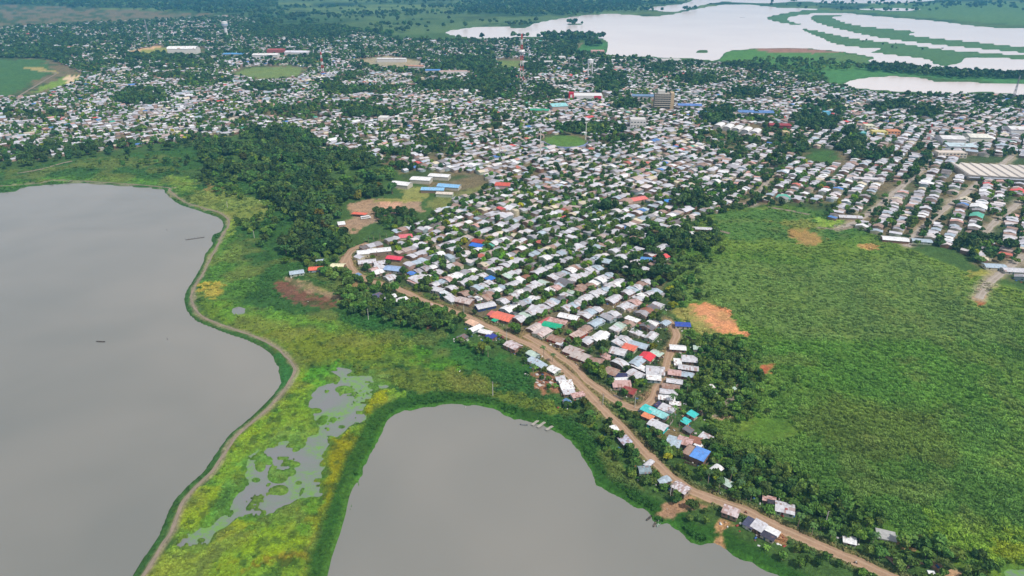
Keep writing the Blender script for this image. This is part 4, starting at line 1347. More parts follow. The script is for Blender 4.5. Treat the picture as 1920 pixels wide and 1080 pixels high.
WOOD = [(260, 188, 45, 10), (925, 158, 40, 26), (870, 122, 48, 12), (1142, 158, 26, 20), (1170, 200, 26, 7), (1348, 222, 26, 12), (1525, 232, 36, 15), (1498, 285, 18, 20), (1590, 268, 24, 16),
        (1618, 296, 34, 8), (830, 163, 45, 8), (300, 105, 60, 9), (120, 78, 40, 9), (560, 55, 100, 16), (1060, 92, 28, 10), (1240, 132, 26, 7), (1400, 175, 22, 6), (1095, 245, 55, 9),
        (60, 105, 70, 16), (690, 215, 50, 7), (740, 330, 28, 18), (1250, 455, 60, 22), (1290, 440, 50, 22), (1190, 520, 45, 14), (1130, 575, 35, 12), (1300, 375, 30, 14),
        (1140, 395, 18, 8), (640, 170, 40, 7), (1000, 130, 20, 10), (1310, 150, 40, 8), (1680, 200, 34, 6), (1740, 215, 30, 6), (1820, 465, 35, 14), (500, 165, 40, 7)]


def in_open(x, y):
    m = np.zeros(x.shape, bool)
    for q in OPEN_W:
        m |= sdf(q, x, y) > -4
    return m


def wood_amt(u, v):
    m = np.zeros(u.shape)
    for (a, b_, ru, rv) in WOOD:
        m = np.maximum(m, np.clip(1.4 - np.hypot((u - a) / ru, (v - b_) / rv), 0, 1))
    return m


def lots(ang, s0, per, lotw, srange, trange, hs, polys_in, cross=86, street=5.0, pres=0.9):
    """walk the streets of one district: back-to-back rows of lots either side"""
    e1 = np.array([math.cos(ang), math.sin(ang)])
    e2 = np.array([e1[1], -e1[0]])
    S, T, A = [], [], []
    half = street / 2 + 1 + (per - street) * 0.19
    tt = np.arange(trange[0], trange[1], lotw)
    for k in range(int((srange[0] - s0) // per), int((srange[1] - s0) // per) + 1):
        for sd in (-1, 1):
            s = s0 + k * per + sd * half
            t = tt + rng.uniform(0, lotw)
            ok = ((t + (k % 3) * 27) % cross > 7)
            t = t[ok]
            S.append(np.full(t.shape, s))
            T.append(t)
    S, T = np.concatenate(S), np.concatenate(T)
    S = S + rng.normal(0, 0.7, S.shape)
    xy = S[:, None] * e2 + T[:, None] * e1
    x, y = xy[:, 0], xy[:, 1]
    m = np.zeros(x.shape, bool)
    for q in polys_in:
        m |= sdf(q, x, y, 1e4) > 1
    m &= rng.random(len(x)) < pres
    return x[m], y[m]


T1 = [(655, 484), (700, 452), (770, 428), (860, 374), (960, 330), (1110, 300), (1300, 300), (1345, 345), (1335, 398), (1295, 425), (1292, 462), (1262, 470), (1252, 560), (1262, 600), (1246, 690),
      (1200, 756), (1130, 722), (1080, 688), (1000, 640), (940, 612), (870, 580), (740, 524), (665, 505)]
T2 = [(1300, 300), (1345, 345), (1335, 400), (1400, 388), (1500, 388), (1560, 412), (1640, 442), (1700, 462), (1790, 467), (1850, 508), (1920, 532), (2150, 600), (2150, 250), (1480, 235), (1380, 262)]
T1_W, T2_W = pts(T1), pts(T2)
T3_W = TOWN_W
lx, ly, la, lw_, ld, lper = [], [], [], [], [], []


def add_lots(xy, ang, lw, ld_, per):
    lx.append(xy[0]); ly.append(xy[1])
    n = len(xy[0])
    la.append(np.full(n, ang)); lw_.append(np.full(n, lw)); ld.append(np.full(n, ld_)); lper.append(np.full(n, per))


a1 = lots(NE, -308, 32, 7.2, (-1100, 60), (240, 1400), 0, [T1_W], pres=0.97)
add_lots(a1, NE, 7.2, 10.2, 32)
ang2 = R(54)
a2 = lots(ang2, 20, 32, 7.2, (-900, 1600), (300, 2600), 0, [T2_W], pres=0.98)
k_ = sdf(T1_W, a2[0], a2[1]) < 2
add_lots((a2[0][k_], a2[1][k_]), ang2, 7.2, 10.5, 32)
ang3 = R(42)
a3 = lots(ang3, 5, 31, 8.2, (-3600, 2500), (0, 4600), 0, [T3_W], pres=0.93)
k_ = (sdf(T1_W, a3[0], a3[1]) < 2) & (sdf(T2_W, a3[0], a3[1]) < 2)
u_, v_ = PX(a3[0], a3[1])
thin = np.clip(v_ / 100, 0.7, 1)
k_ &= rng.random(len(u_)) < thin
add_lots((a3[0][k_], a3[1][k_]), ang3, 8.2, 10.5, 31)
lx, ly, la, lw_, ld, lper = map(np.concatenate, (lx, ly, la, lw_, ld, lper))
u_, v_ = PX(lx, ly)
keep = ~in_open(lx, ly) & (rng.random(len(lx)) > wood_amt(u_, v_) * 1.1)
clump = fbm(lx, ly, 90, 3, 21)
keep &= rng.random(len(lx)) > np.clip((clump - 0.58) * 7, 0, 0.9) * np.clip((430 - v_) / 150, 0.1, 1)
keep &= (u_ > -120) & (u_ < 2040)
for L in DR:
    keep &= ldist(L, lx, ly) > 9.5
for q in T2_STREETS:
    keep &= ldist(smooth(pts(q), 3), lx, ly) > 9
near = np.min(np.hypot(lx[:, None] - _pa[None, :, 0], ly[:, None] - _pa[None, :, 1]) - _pr[None], axis=1)
keep &= near > 4.2
keep &= ~((u_ > 1395) & (u_ < 1560) & (v_ > 380)) & ~((u_ > 1235) & (v_ > 435) & (u_ < 1350)) & ~((v_ > 700) & (u_ < 1130)) & ~((v_ > 565) & (v_ > 560 + (u_ - 860) * 0.47) & (u_ < 1150))
sel = np.where(keep)[0]
hx, hy, ha = lx[sel], ly[sel], la[sel]
n = len(sel)
hu, hv = PX(hx, hy)
hw = lw_[sel] * rng.uniform(0.78, 1.1, n)
hd = ld[sel] * rng.uniform(0.72, 1.15, n)
big = rng.random(n) < np.where(hv < 420, 0.09, 0.03)
hw = np.where(big, hw * 2.0, hw)
hd = np.where(big, hd * 1.35, hd)
rot90 = rng.random(n) < 0.25
order = np.argsort(hy)
MAXH = 300 - len(HOUSES)
ind = order[:MAXH]
rest = order[MAXH:]
ROOFP = [('pale grey', 0.42), ('mid grey', 0.12), ('silver blue', 0.1), ('brownish', 0.08), ('pinkish', 0.05), ('white', 0.15), ('dark grey', 0.025), ('rusty', 0.025), ('salmon', 0.003),
         ('blue', 0.003), ('pale green', 0.02)]
rn, rp = [a for a, _ in ROOFP], np.array([b for _, b in ROOFP])
auto = []
for i in ind:
    rc = rn[int(rng.choice(len(rn), p=rp / rp.sum()))]
    kind = 'gable' if rng.random() < 0.62 else ('mono' if rng.random() < 0.75 else 'arc')
    rot = float(ha[i]) + (math.pi / 2 if rot90[i] else 0) + float(rng.normal(0, 0.07))
    w, d = (float(hd[i]), float(hw[i])) if rot90[i] else (float(hw[i]), float(hd[i]))
    annex = None
    if rng.random() < 0.45:
        annex = (float(rng.uniform(-0.2, 0.2) * w), float(-d * 0.5 - 1.6) if rng.random() < 0.5 else float(d * 0.5 + 1.6), float(w * rng.uniform(0.4, 0.75)), 3.0, random.choice(['mid grey', 'brownish', 'rusty', 'pale grey', 'dark grey']))
    house(float(hx[i]), float(hy[i]), w, d, rot, rc, kind, None, detail=(True if hy[i] < 560 else False), annex=annex, h=float(rng.uniform(2.5, 3.1)),
          rusty=0.35 if rc in ('brownish', 'rusty', 'pinkish') else 0.1)
    auto.append((HOUSES[-1][0], HOUSES[-1][1], HOUSES[-1][2], rc + (' ridged' if kind == 'gable' else ' sloping' if kind == 'mono' else ' curved')))
name_by_place(auto, '{look} roofed house {ord} {side} {land}', 'houses in the street grid')
for hh in HOUSES:
    if 'group' not in hh[0]:
        pass

# the rest of the town as one mass of real little buildings
ri = rest
n = len(ri)
wid = np.where(rot90[ri], hd[ri], hw[ri])
dep_ = np.where(rot90[ri], hw[ri], hd[ri])
rot = ha[ri] + np.where(rot90[ri], math.pi / 2, 0) + rng.normal(0, 0.07, n)
hh_ = rng.uniform(2.6, 3.6, n) + (rng.random(n) < 0.05) * rng.uniform(2.0, 3.2, n)
rise = dep_ * rng.uniform(0.08, 0.16, n) * (rng.random(n) > 0.2) + 0.05
pal = np.array([lin(c) for c in [(206, 205, 214), (190, 189, 198), (168, 166, 174), (214, 206, 208), (150, 146, 150), (186, 168, 162), (164, 136, 124), (232, 232, 236), (120, 112, 112),
                                 (196, 110, 96), (214, 90, 90), (92, 136, 200), (176, 190, 204), (90, 172, 150), (216, 204, 180), (206, 160, 150)]]) * ALB
pw = np.array([22, 18, 12, 11, 7, 8, 6, 8, 4, 0.7, 0.5, 0.8, 6, 0.4, 4, 2.0])
rc = pal[rng.choice(len(pal), n, p=pw / pw.sum())] * rng.uniform(0.85, 1.1, (n, 1))
wc = np.array([lin(c) for c in WALLS])[rng.integers(0, len(WALLS), n)] * ALB
W2, D2 = wid / 2, dep_ / 2
tpl = np.array([[-1, -1, 0], [1, -1, 0], [1, 1, 0], [-1, 1, 0], [-1, -1, 1], [1, -1, 1], [1, 1, 1], [-1, 1, 1], [-1, 0, 2], [1, 0, 2],
                [-1.06, -1.06, 3], [1.06, -1.06, 3], [1.06, 0, 4], [-1.06, 0, 4], [1.06, 1.06, 3], [-1.06, 1.06, 3]])
zz = {0: -0.5 + 0 * hh_, 1: hh_, 2: hh_ + rise - 0.12, 3: hh_ + 0.08, 4: hh_ + rise + 0.1}
Vx = tpl[None, :, 0] * W2[:, None]
Vy = tpl[None, :, 1] * D2[:, None]
Vz = np.stack([zz[int(q)] for q in tpl[:, 2]], 1) + Z0
cr, sr = np.cos(rot)[:, None], np.sin(rot)[:, None]
VX = hx[ri][:, None] + Vx * cr - Vy * sr
VY = hy[ri][:, None] + Vx * sr + Vy * cr
Vt = np.stack([VX, VY, Vz], -1).reshape(-1, 3)
qt = np.array([[0, 1, 5, 4], [1, 2, 6, 5], [2, 3, 7, 6], [3, 0, 4, 7], [10, 11, 12, 13], [13, 12, 14, 15]])
tt_ = np.array([[5, 6, 9], [7, 4, 8]])
off = (np.arange(n) * 16)[:, None, None]
Q = (qt[None] + off).reshape(-1, 4)
Tt = (tt_[None] + off).reshape(-1, 3)
shade = rng.uniform(0.92, 1.05, (n, 2, 1))
qc = np.stack([wc, wc, wc, wc, rc * shade[:, 0], rc * shade[:, 1]], 1).reshape(-1, 3)
tc_ = np.repeat(wc, 2, 0)
o = np_mesh('town_houses', Vt, Q, m_town, face_cols=np.clip(np.concatenate([qc, tc_]), 0, 0.85), tris=Tt)
tag(o, 'dense mass of small pale metal roofed houses spreading across the far town', 'town houses', kind='stuff')
print('houses', len(HOUSES), 'town', n)
# ================================================================ plants
def crown_mesh(name, seed, nleaf=230, squash=0.8, lobes=9, leaf=0.2, spread=0.62):
    rs = np.random.default_rng(seed)
    V, Q, C = [], [], []
    L = []
    for i in range(lobes):
        a = rs.uniform(0, 6.283)
        r = rs.uniform(0.15, spread)
        z = rs.uniform(-0.3, 0.45) * squash
        L.append((r * math.cos(a), r * math.sin(a), z + 0.1, rs.uniform(0.3, 0.48)))
    L.append((0, 0, 0.25, 0.5))
    for i in range(nleaf):
        c = L[rs.integers(len(L))]
        d = rs.normal(size=3)
        d[2] = abs(d[2]) * 1.2 - 0.35
        d /= np.linalg.norm(d)
        p = np.array(c[:3]) + d * c[3] * rs.uniform(0.82, 1.08) * np.array([1, 1, squash])
        nrm = d + rs.normal(size=3) * 0.45
        nrm /= np.linalg.norm(nrm)
        t = np.cross(nrm, rs.normal(size=3))
        t /= np.linalg.norm(t)
        bt = np.cross(nrm, t)
        s = leaf * rs.uniform(0.55, 1.15)
        k = len(V)
        V += [p - t * s - bt * s * 0.6, p + t * s - bt * s * 0.7 + nrm * s * 0.15, p + t * s * 0.9 + bt * s * 0.7, p - t * s + bt * s * 0.6 - nrm * s * 0.1]
        Q.append((k, k + 1, k + 2, k + 3))
        C.append(np.ones(3) * rs.uniform(0.72, 1.3) * np.array([1 + rs.uniform(-0.1, 0.15), 1, 1]))
    # lumpy filler behind the leaves, its colour darkened to give the crown inner shade
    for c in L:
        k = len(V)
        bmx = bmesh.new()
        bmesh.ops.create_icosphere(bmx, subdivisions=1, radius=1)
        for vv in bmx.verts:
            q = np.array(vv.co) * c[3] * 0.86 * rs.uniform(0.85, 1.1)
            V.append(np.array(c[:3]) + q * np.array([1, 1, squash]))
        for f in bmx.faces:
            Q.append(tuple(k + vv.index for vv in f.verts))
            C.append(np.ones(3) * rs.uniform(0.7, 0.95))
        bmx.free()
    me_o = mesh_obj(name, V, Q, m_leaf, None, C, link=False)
    return me_o


def tube(P, rad, seg=6):
    V, Fc = [], []
    for i, (p, r) in enumerate(zip(P, rad)):
        for k in range(seg):
            a = 2 * math.pi * k / seg
            V.append((p[0] + r * math.cos(a), p[1] + r * math.sin(a), p[2]))
    for i in range(len(P) - 1):
        for k in range(seg):
            a = i * seg + k
            b_ = i * seg + (k + 1) % seg
            Fc.append((a, b_, b_ + seg, a + seg))
    return V, Fc


def trunk_mesh(name, seed):
    rs = random.Random(seed)
    parts = [tube([(0, 0, -1.0), (0.03, 0, -0.75), (0.06, 0.03, -0.4), (0.04, 0.02, 0.0)], [0.085, 0.065, 0.05, 0.03])]
    for k in range(3):
        a = k * 2.1 + rs.uniform(0, 1)
        dx, dy = math.cos(a), math.sin(a)
        parts.append(tube([(0.05, 0.02, -0.5), (0.2 * dx, 0.2 * dy, -0.25), (0.42 * dx, 0.42 * dy, 0.05)], [0.04, 0.03, 0.015], 5))
    v, f, _ = join_geo([(a, b_, None) for a, b_ in parts])
    return mesh_obj(name, v, f, m_bark, None, [lin((120, 104, 88))] * len(f), link=False)


def palm_mesh(name, seed, fr=13, droop=0.5):
    rs = np.random.default_rng(seed)
    V, Q, C = [], [], []
    for i in range(fr):
        a = 2 * math.pi * i / fr + rs.uniform(-0.2, 0.2)
        up = rs.uniform(0.15, 0.9)
        ln = rs.uniform(0.85, 1.1)
        d = np.array([math.cos(a), math.sin(a)])
        nn_ = np.array([-d[1], d[0]])
        prev = None
        for j in range(5):
            t = j / 4
            r = ln * t * (1 - 0.15 * t * up)
            z = up * 0.7 * math.sin(t * 2.0) - droop * t * t * 1.1
            w = 0.16 * math.sin(0.35 + t * 2.6)
            p = np.array([d[0] * r, d[1] * r, z])
            lft, rgt = p + np.array([nn_[0] * w, nn_[1] * w, -0.05]), p - np.array([nn_[0] * w, nn_[1] * w, 0.05])
            k = len(V)
            V += [lft, p, rgt]
            if prev is not None:
                Q += [(prev, prev + 1, k + 1, k), (prev + 1, prev + 2, k + 2, k + 1)]
                c = np.ones(3) * rs.uniform(0.8, 1.3)
                C += [c, c * 0.9]
            prev = k
    return mesh_obj(name, V, Q, m_leaf, None, C, link=False)


def grass_mesh(name, seed, nb=26, h=1.0, r=0.8):
    rs = np.random.default_rng(seed)
    V, Q, C = [], [], []
    la_ = rs.uniform(0, 6.28)
    for i in range(nb):
        a, rr = rs.uniform(0, 6.283), r * math.sqrt(rs.random())
        p = np.array([rr * math.cos(a), rr * math.sin(a), -0.1])
        hh = h * rs.uniform(0.5, 1.1) * (1.15 - rr / r * 0.6)
        lean = np.array([math.cos(la_), math.sin(la_), 0]) * rs.uniform(0.15, 0.7) * hh + np.array([math.cos(a), math.sin(a), 0]) * 0.35 * hh
        w = rs.uniform(0.10, 0.2)
        fa = rs.uniform(0, 3.14)
        t = np.array([math.cos(fa), math.sin(fa), 0]) * w
        k = len(V)
        mid = p + lean * 0.35 + np.array([0, 0, hh * 0.65])
        tip = p + lean + np.array([0, 0, hh * 0.95])
        V += [p - t, p + t, mid + t, mid - t, tip + t * 0.2, tip - t * 0.2]
        Q += [(k, k + 1, k + 2, k + 3), (k + 3, k + 2, k + 4, k + 5)]
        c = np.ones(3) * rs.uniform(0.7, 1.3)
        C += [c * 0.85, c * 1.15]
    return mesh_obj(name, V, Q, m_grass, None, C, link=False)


def bush_mesh(name, seed):
    return crown_mesh(name, seed, nleaf=90, squash=0.6, lobes=5, leaf=0.24)


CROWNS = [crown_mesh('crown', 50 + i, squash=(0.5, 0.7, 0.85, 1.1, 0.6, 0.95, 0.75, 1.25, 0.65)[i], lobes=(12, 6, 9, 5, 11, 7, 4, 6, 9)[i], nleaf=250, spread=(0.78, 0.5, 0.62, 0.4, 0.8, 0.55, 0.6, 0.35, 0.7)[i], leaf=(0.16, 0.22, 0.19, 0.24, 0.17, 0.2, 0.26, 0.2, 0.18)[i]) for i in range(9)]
FCROWNS = [crown_mesh('crown_far', 80 + i, squash=0.75, lobes=6, nleaf=110, leaf=0.27) for i in range(6)]
TRUNKS = [trunk_mesh('trunk', i) for i in range(3)]
PALMS = [palm_mesh('palm_crown', i) for i in range(4)]
GRASS = [grass_mesh('grass_tuft', 10 + i) for i in range(6)]
BUSH = [bush_mesh('bush_tuft', 30 + i) for i in range(5)]


def make_collection(name, objs):
    c = bpy.data.collections.new(name)
    for o in objs:
        c.objects.link(o)
    return c


def instancer(name, P, scl, rotz, tint, coll, label, cat, nvar):
    n = len(P)
    me = bpy.data.meshes.new(name)
    me.vertices.add(n)
    me.vertices.foreach_set('co', np.asarray(P, np.float32).ravel())
    a = me.attributes.new('scl', 'FLOAT_VECTOR', 'POINT')
    a.data.foreach_set('vector', np.asarray(scl, np.float32).ravel())
    a = me.attributes.new('rz', 'FLOAT_VECTOR', 'POINT')
    rr = np.zeros((n, 3), np.float32)
    rr[:, 2] = rotz
    a.data.foreach_set('vector', rr.ravel())
    a = me.attributes.new('var', 'INT', 'POINT')
    a.data.foreach_set('value', rng.integers(0, nvar, n).astype(np.int32))
    a = me.attributes.new('tint', 'FLOAT_VECTOR', 'POINT')
    a.data.foreach_set('vector', np.asarray(tint, np.float32).ravel())
    o = bpy.data.objects.new(name, me)
    COL.objects.link(o)
    ng = bpy.data.node_groups.new(name + '_scatter', 'GeometryNodeTree')
    ng.interface.new_socket('Geometry', in_out='INPUT', socket_type='NodeSocketGeometry')
    ng.interface.new_socket('Geometry', in_out='OUTPUT', socket_type='NodeSocketGeometry')
    gi, go = ng.nodes.new('NodeGroupInput'), ng.nodes.new('NodeGroupOutput')
    m2p = ng.nodes.new('GeometryNodeMeshToPoints')
    ci = ng.nodes.new('GeometryNodeCollectionInfo')
    ci.inputs['Collection'].default_value = coll
    ci.inputs['Separate Children'].default_value = True
    ci.inputs['Reset Children'].default_value = True
    ip = ng.nodes.new('GeometryNodeInstanceOnPoints')
    ip.inputs['Pick Instance'].default_value = True

    def attr(nm, t):
        q = ng.nodes.new('GeometryNodeInputNamedAttribute')
        q.data_type = t
        q.inputs['Name'].default_value = nm
        return [s for s in q.outputs if s.name == 'Attribute' and s.enabled][0]
    ng.links.new(gi.outputs[0], m2p.inputs[0])
    ng.links.new(m2p.outputs[0], ip.inputs['Points'])
    ng.links.new(ci.outputs[0], ip.inputs['Instance'])
    ng.links.new(attr('var', 'INT'), ip.inputs['Instance Index'])
    ng.links.new(attr('rz', 'FLOAT_VECTOR'), ip.inputs['Rotation'])
    ng.links.new(attr('scl', 'FLOAT_VECTOR'), ip.inputs['Scale'])
    ng.links.new(ip.outputs[0], go.inputs[0])
    md = o.modifiers.new('scatter', 'NODES')
    md.node_group = ng
    tag(o, label, cat, kind='stuff')
    return o


C_TREE = make_collection('near_tree_sources', CROWNS)
C_FTREE = make_collection('far_tree_sources', FCROWNS)
C_GRASS = make_collection('grass_sources', GRASS)
C_BUSH = make_collection('bush_sources', BUSH)

# ---- where trees stand: (x, y, crown radius, tint kind)
tx, ty, tr_, tk = [], [], [], []


def scatter_poly(poly, spacing, rad, kind, prob=1.0, clump=None):
    p = pts(poly)
    lo, hi = p.min(0), p.max(0)
    gx, gy = np.meshgrid(np.arange(lo[0], hi[0], spacing), np.arange(lo[1], hi[1], spacing))
    x = (gx + rng.uniform(-0.45, 0.45, gx.shape) * spacing).ravel()
    y = (gy + rng.uniform(-0.45, 0.45, gy.shape) * spacing).ravel()
    m = (sdf(p, x, y) > 0) & (rng.random(len(x)) < prob)
    if clump:
        m &= fbm(x, y, clump[0], 3, clump[2]) > clump[1]
    u, v = PX(x, y)
    m &= (u > -150) & (u < 2070) & (v < 1200)
    x, y = x[m], y[m]
    tx.append(x); ty.append(y)
    tr_.append(rng.uniform(rad[0], rad[1], len(x)))
    tk.append(np.full(len(x), kind))


FOREST = [(368, 275), (400, 262), (480, 246), (560, 240), (620, 285), (700, 300), (745, 330), (742, 362), (700, 372), (650, 378), (636, 400), (625, 430), (655, 440), (650, 465), (640, 480), (610, 480), (560, 490), (535, 505), (520, 480),
          (560, 440), (545, 400), (500, 390), (480, 350), (440, 330), (390, 320)]
scatter_poly(FOREST, 9.5, (4.6, 8.8), 0, 0.88, (42, 0.44, 91))
scatter_poly(FOREST, 14, (4.5, 7.5), 1, 0.75, (30, 0.46, 92))
scatter_poly(FOREST, 20, (3, 5), 2, 0.4)
scatter_poly(FOREST, 60, (5.0, 8.0), 3, 0.4)
scatter_poly([(440, 330), (560, 350), (560, 440), (530, 510), (470, 470), (440, 425), (500, 400), (410, 370), (370, 330)], 8, (2.4, 5.6), 1, 0.7, (30, 0.46, 3))
scatter_poly([(300, 300), (420, 285), (470, 340), (400, 350), (330, 330)], 12, (2.4, 5.6), 0, 0.5, (40, 0.5, 5))
scatter_poly([(540, 470), (600, 465), (652, 470), (655, 505), (735, 532), (860, 580), (872, 600), (830, 620), (730, 600), (640, 580), (632, 560), (640, 530), (560, 500)], 6.2, (3.0, 5.4), 1, 0.85)
scatter_poly([(640, 545), (700, 560), (860, 600), (860, 628), (740, 612), (650, 590)], 6.2, (3, 5), 0, 0.75)
scatter_poly([(840, 605), (980, 655), (985, 680), (900, 665), (850, 640)], 7, (2.2, 4.0), 1, 0.45)
scatter_poly([(960, 655), (1020, 690), (1060, 740), (1110, 790), (1100, 800), (1040, 745), (1000, 700)], 6.5, (2.2, 3.8), 1, 0.5)
scatter_poly([(1095, 745), (1160, 810), (1215, 880), (1290, 940), (1270, 960), (1180, 900), (1120, 830), (1085, 770)], 4.8, (1.5, 3.6), 1, 0.75)
scatter_poly([(1105, 730), (1190, 775), (1230, 815), (1290, 850), (1330, 905), (1290, 905), (1235, 855), (1170, 790)], 5.2, (2.0, 3.7), 1, 0.85)
scatter_poly([(1270, 640), (1330, 630), (1410, 650), (1430, 720), (1420, 790), (1340, 800), (1280, 760), (1260, 740), (1300, 690)], 5.8, (2.2, 4.2), 1, 0.9, (25, 0.3, 6))
scatter_poly([(1330, 700), (1520, 680), (1500, 800), (1380, 790)], 9, (1.8, 3.2), 1, 0.3)
scatter_poly([(1320, 800), (1400, 850), (1480, 880), (1540, 920), (1640, 960), (1720, 1010), (1860, 1050), (1860, 1120), (1720, 1090), (1600, 1040), (1500, 990), (1400, 945), (1330, 915), (1320, 870)], 5.2, (2.2, 4.2), 1, 0.92)
scatter_poly([(1370, 870), (1480, 890), (1560, 950), (1500, 960), (1400, 930)], 7, (3.4, 4.8), 0, 0.6)
scatter_poly([(1290, 950), (1340, 960), (1345, 1000), (1290, 985)], 5.5, (2.0, 3.4), 1, 0.7)
scatter_poly([(1480, 1025), (1700, 1090), (1640, 1100), (1450, 1050)], 5.4, (1.5, 3.2), 1, 0.55)
scatter_poly([(1235, 430), (1330, 400), (1350, 440), (1360, 480), (1300, 520), (1340, 560), (1270, 570), (1250, 500)], 7.5, (2.6, 4.8), 1, 0.6)
scatter_poly([(1262, 430), (1350, 440), (1350, 478), (1270, 470)], 7.5, (3.4, 5.6), 0, 0.75)
scatter_poly([(1255, 570), (1300, 620), (1290, 650), (1262, 640)], 7, (2.0, 3.4), 1, 0.5)
scatter_poly([(1800, 455), (1860, 450), (1868, 490), (1825, 500)], 8, (3.2, 5.4), 1, 0.8)
scatter_poly([(0, 290), (140, 275), (300, 265), (390, 262), (370, 275), (290, 285), (130, 300), (0, 320), (-100, 320)], 11, (3.5, 7), 0, 0.6)
scatter_poly([(180, 300), (400, 290), (440, 320), (300, 325), (150, 318)], 14, (2.5, 5), 1, 0.3)
scatter_poly([(1280, 345), (1400, 350), (1480, 385), (1330, 398), (1300, 385)], 9, (3, 5.4), 0, 0.5)
scatter_poly([(1630, 122), (1700, 126), (1800, 136), (1950, 140), (1950, 149), (1800, 148), (1720, 141), (1630, 134)], 11, (5, 9), 0, 0.9)
scatter_poly([(1345, 118), (1440, 110), (1560, 115), (1650, 125), (1640, 132), (1540, 133), (1560, 160), (1520, 160), (1420, 125)], 13, (4, 8), 1, 0.5)
scatter_poly([(700, 395), (770, 395), (790, 418), (740, 432), (715, 430)], 7, (3, 5.2), 0, 0.8)
scatter_poly([(1560, 70), (1760, 90), (1800, 100), (1700, 96), (1600, 84)], 22, (3, 5), 0, 0.1)
# lone trees (u, v of the crown, radius, kind)
for (u, v, r, k) in [(1103, 684, 4.6, 2), (1262, 668, 5.2, 2), (1160, 685, 4.2, 2), (1080, 640, 4.6, 1), (1130, 700, 4.0, 1), (904, 652, 4.6, 3), (1055, 675, 3.2, 2), (1253, 855, 3.4, 4),
                     (696, 575, 3.6, 2), (792, 600, 3.8, 2), (758, 600, 2.6, 4), (740, 395, 4.6, 0), (1095, 752, 3.6, 3), (1237, 860, 3.2, 1), (1258, 897, 3.2, 0), (747, 466, 4.4, 2),
                     (598, 400, 8, 3), (610, 425, 7, 3), (1105, 590, 4, 4), (1220, 880, 2.8, 1), (955, 535, 4.2, 0), (1020, 560, 4.0, 2), (868, 515, 4.2, 2), (843, 520, 5, 0),
                     (1405, 862, 3.6, 1), (1345, 895, 3.6, 4), (1318, 880, 3.2, 2), (1180, 700, 4.0, 2), (1145, 712, 4.0, 1), (1130, 690, 3.8, 4), (505, 268, 6, 1), (352, 380, 3.4, 0)]:
    x, y = G(u, v, Z0 + r)
    tx.append([float(x)]); ty.append([float(y)]); tr_.append([r]); tk.append([k])
# yard trees behind the houses and street trees
yx, yy_ = lx, ly
k_ = (u_ > -120) & (u_ < 2040)
e1x, e1y = np.cos(la), np.sin(la)
for sgn, off_, pr in ((1, 0.27, 0.6), (-1, 0.27, 0.45), (1, 0.33, 0.4), (-1, 0.40, 0.3)):
    jx = yx + e1y * sgn * lper * off_ + rng.normal(0, 1.6, len(yx))
    jy = yy_ - e1x * sgn * lper * off_ + rng.normal(0, 1.6, len(yx))
    cl = fbm(jx, jy, 60, 3, 31)
    m = k_ & (rng.random(len(yx)) < pr * np.clip((cl - 0.28) * 5, 0.25, 2.0))
    uu, vv = PX(jx, jy)
    m &= ~((uu > 1330) & (vv > 230) & (rng.random(len(yx)) < 0.5))
    m &= ~((vv < 330) & (vv > 130) & (rng.random(len(yx)) < 0.22))
    m &= ~in_open(jx, jy)
    jx, jy = jx[m], jy[m]
    tx.append(jx); ty.append(jy)
    tr_.append(rng.uniform(2.2, 4.6, len(jx)))
    tk.append(rng.choice([0, 1, 1, 2, 4], len(jx), p=[0.36, 0.25, 0.24, 0.11, 0.04]))
# woods inside the town
kw = ~keep & (wood_amt(u_, v_) > 0.15) & ~in_open(lx, ly)
jx = np.repeat(lx[kw], 2) + rng.normal(0, 5, 2 * kw.sum())
jy = np.repeat(ly[kw], 2) + rng.normal(0, 5, 2 * kw.sum())
tx.append(jx); ty.append(jy); tr_.append(rng.uniform(4.2, 7.8, len(jx))); tk.append(np.zeros(len(jx)))
kw = ~keep & ~in_open(lx, ly) & (v_ < 330)
jx, jy = lx[kw] + rng.normal(0, 3, kw.sum()), ly[kw] + rng.normal(0, 3, kw.sum())
m = rng.random(len(jx)) < 0.6
tx.append(jx[m]); ty.append(jy[m]); tr_.append(rng.uniform(3.6, 7.2, m.sum())); tk.append(rng.choice([0, 1], m.sum(), p=[0.7, 0.3]))
# green fringe of the north-west quarter
m0 = (v_ < 130)
jx, jy = lx[m0] + rng.normal(0, 9, m0.sum()), ly[m0] + rng.normal(0, 9, m0.sum())
m = rng.random(len(jx)) < 0.2
m &= ~in_open(jx, jy)
tx.append(jx[m]); ty.append(jy[m]); tr_.append(rng.uniform(5, 9, m.sum())); tk.append(np.zeros(m.sum()))
# far woods beyond the town
fy = CAM_H / np.tan(rng.uniform(R(2.35), R(6.4), 42000))
fx = rng.uniform(-0.95, 0.95, 42000) * fy
fu, fv = PX(fx, fy)
nf = fbm(fx, fy * 1.8, 380, 4, 9)
nf2 = fbm(fx, fy, 90, 3, 19)
dens = np.clip((nf - 0.47) * 9, 0.04, 1) * np.clip((nf2 - 0.3) * 5, 0, 1)
dens = np.where((fu > 860) & (fu < 1075) & (fv < 26), 1.0, dens)
dens = np.where((fu < 520) & (fv < 14), 1.0, dens)
dens = np.where((fu > 950) & (fu < 1230) & (fv < 30), np.maximum(dens, 0.6), dens)
dens = np.where((fu > 640) & (fu < 1000) & (fv > 30) & (fv < 60), dens * 0.25, dens)
mf = (rng.random(42000) < dens) & (sdf(TOWN_W, fx, fy) < 0)
mf &= ~((fu > 1130) & (fv > 22))
mf &= ~((fu > 1500) & (rng.random(42000) < 0.6))
tx.append(fx[mf]); ty.append(fy[mf]); tr_.append(rng.uniform(7, 14, mf.sum())); tk.append(np.zeros(mf.sum()))
tx, ty, tr_, tk = (np.concatenate([np.asarray(q, float) for q in s_]) for s_ in (tx, ty, tr_, tk))
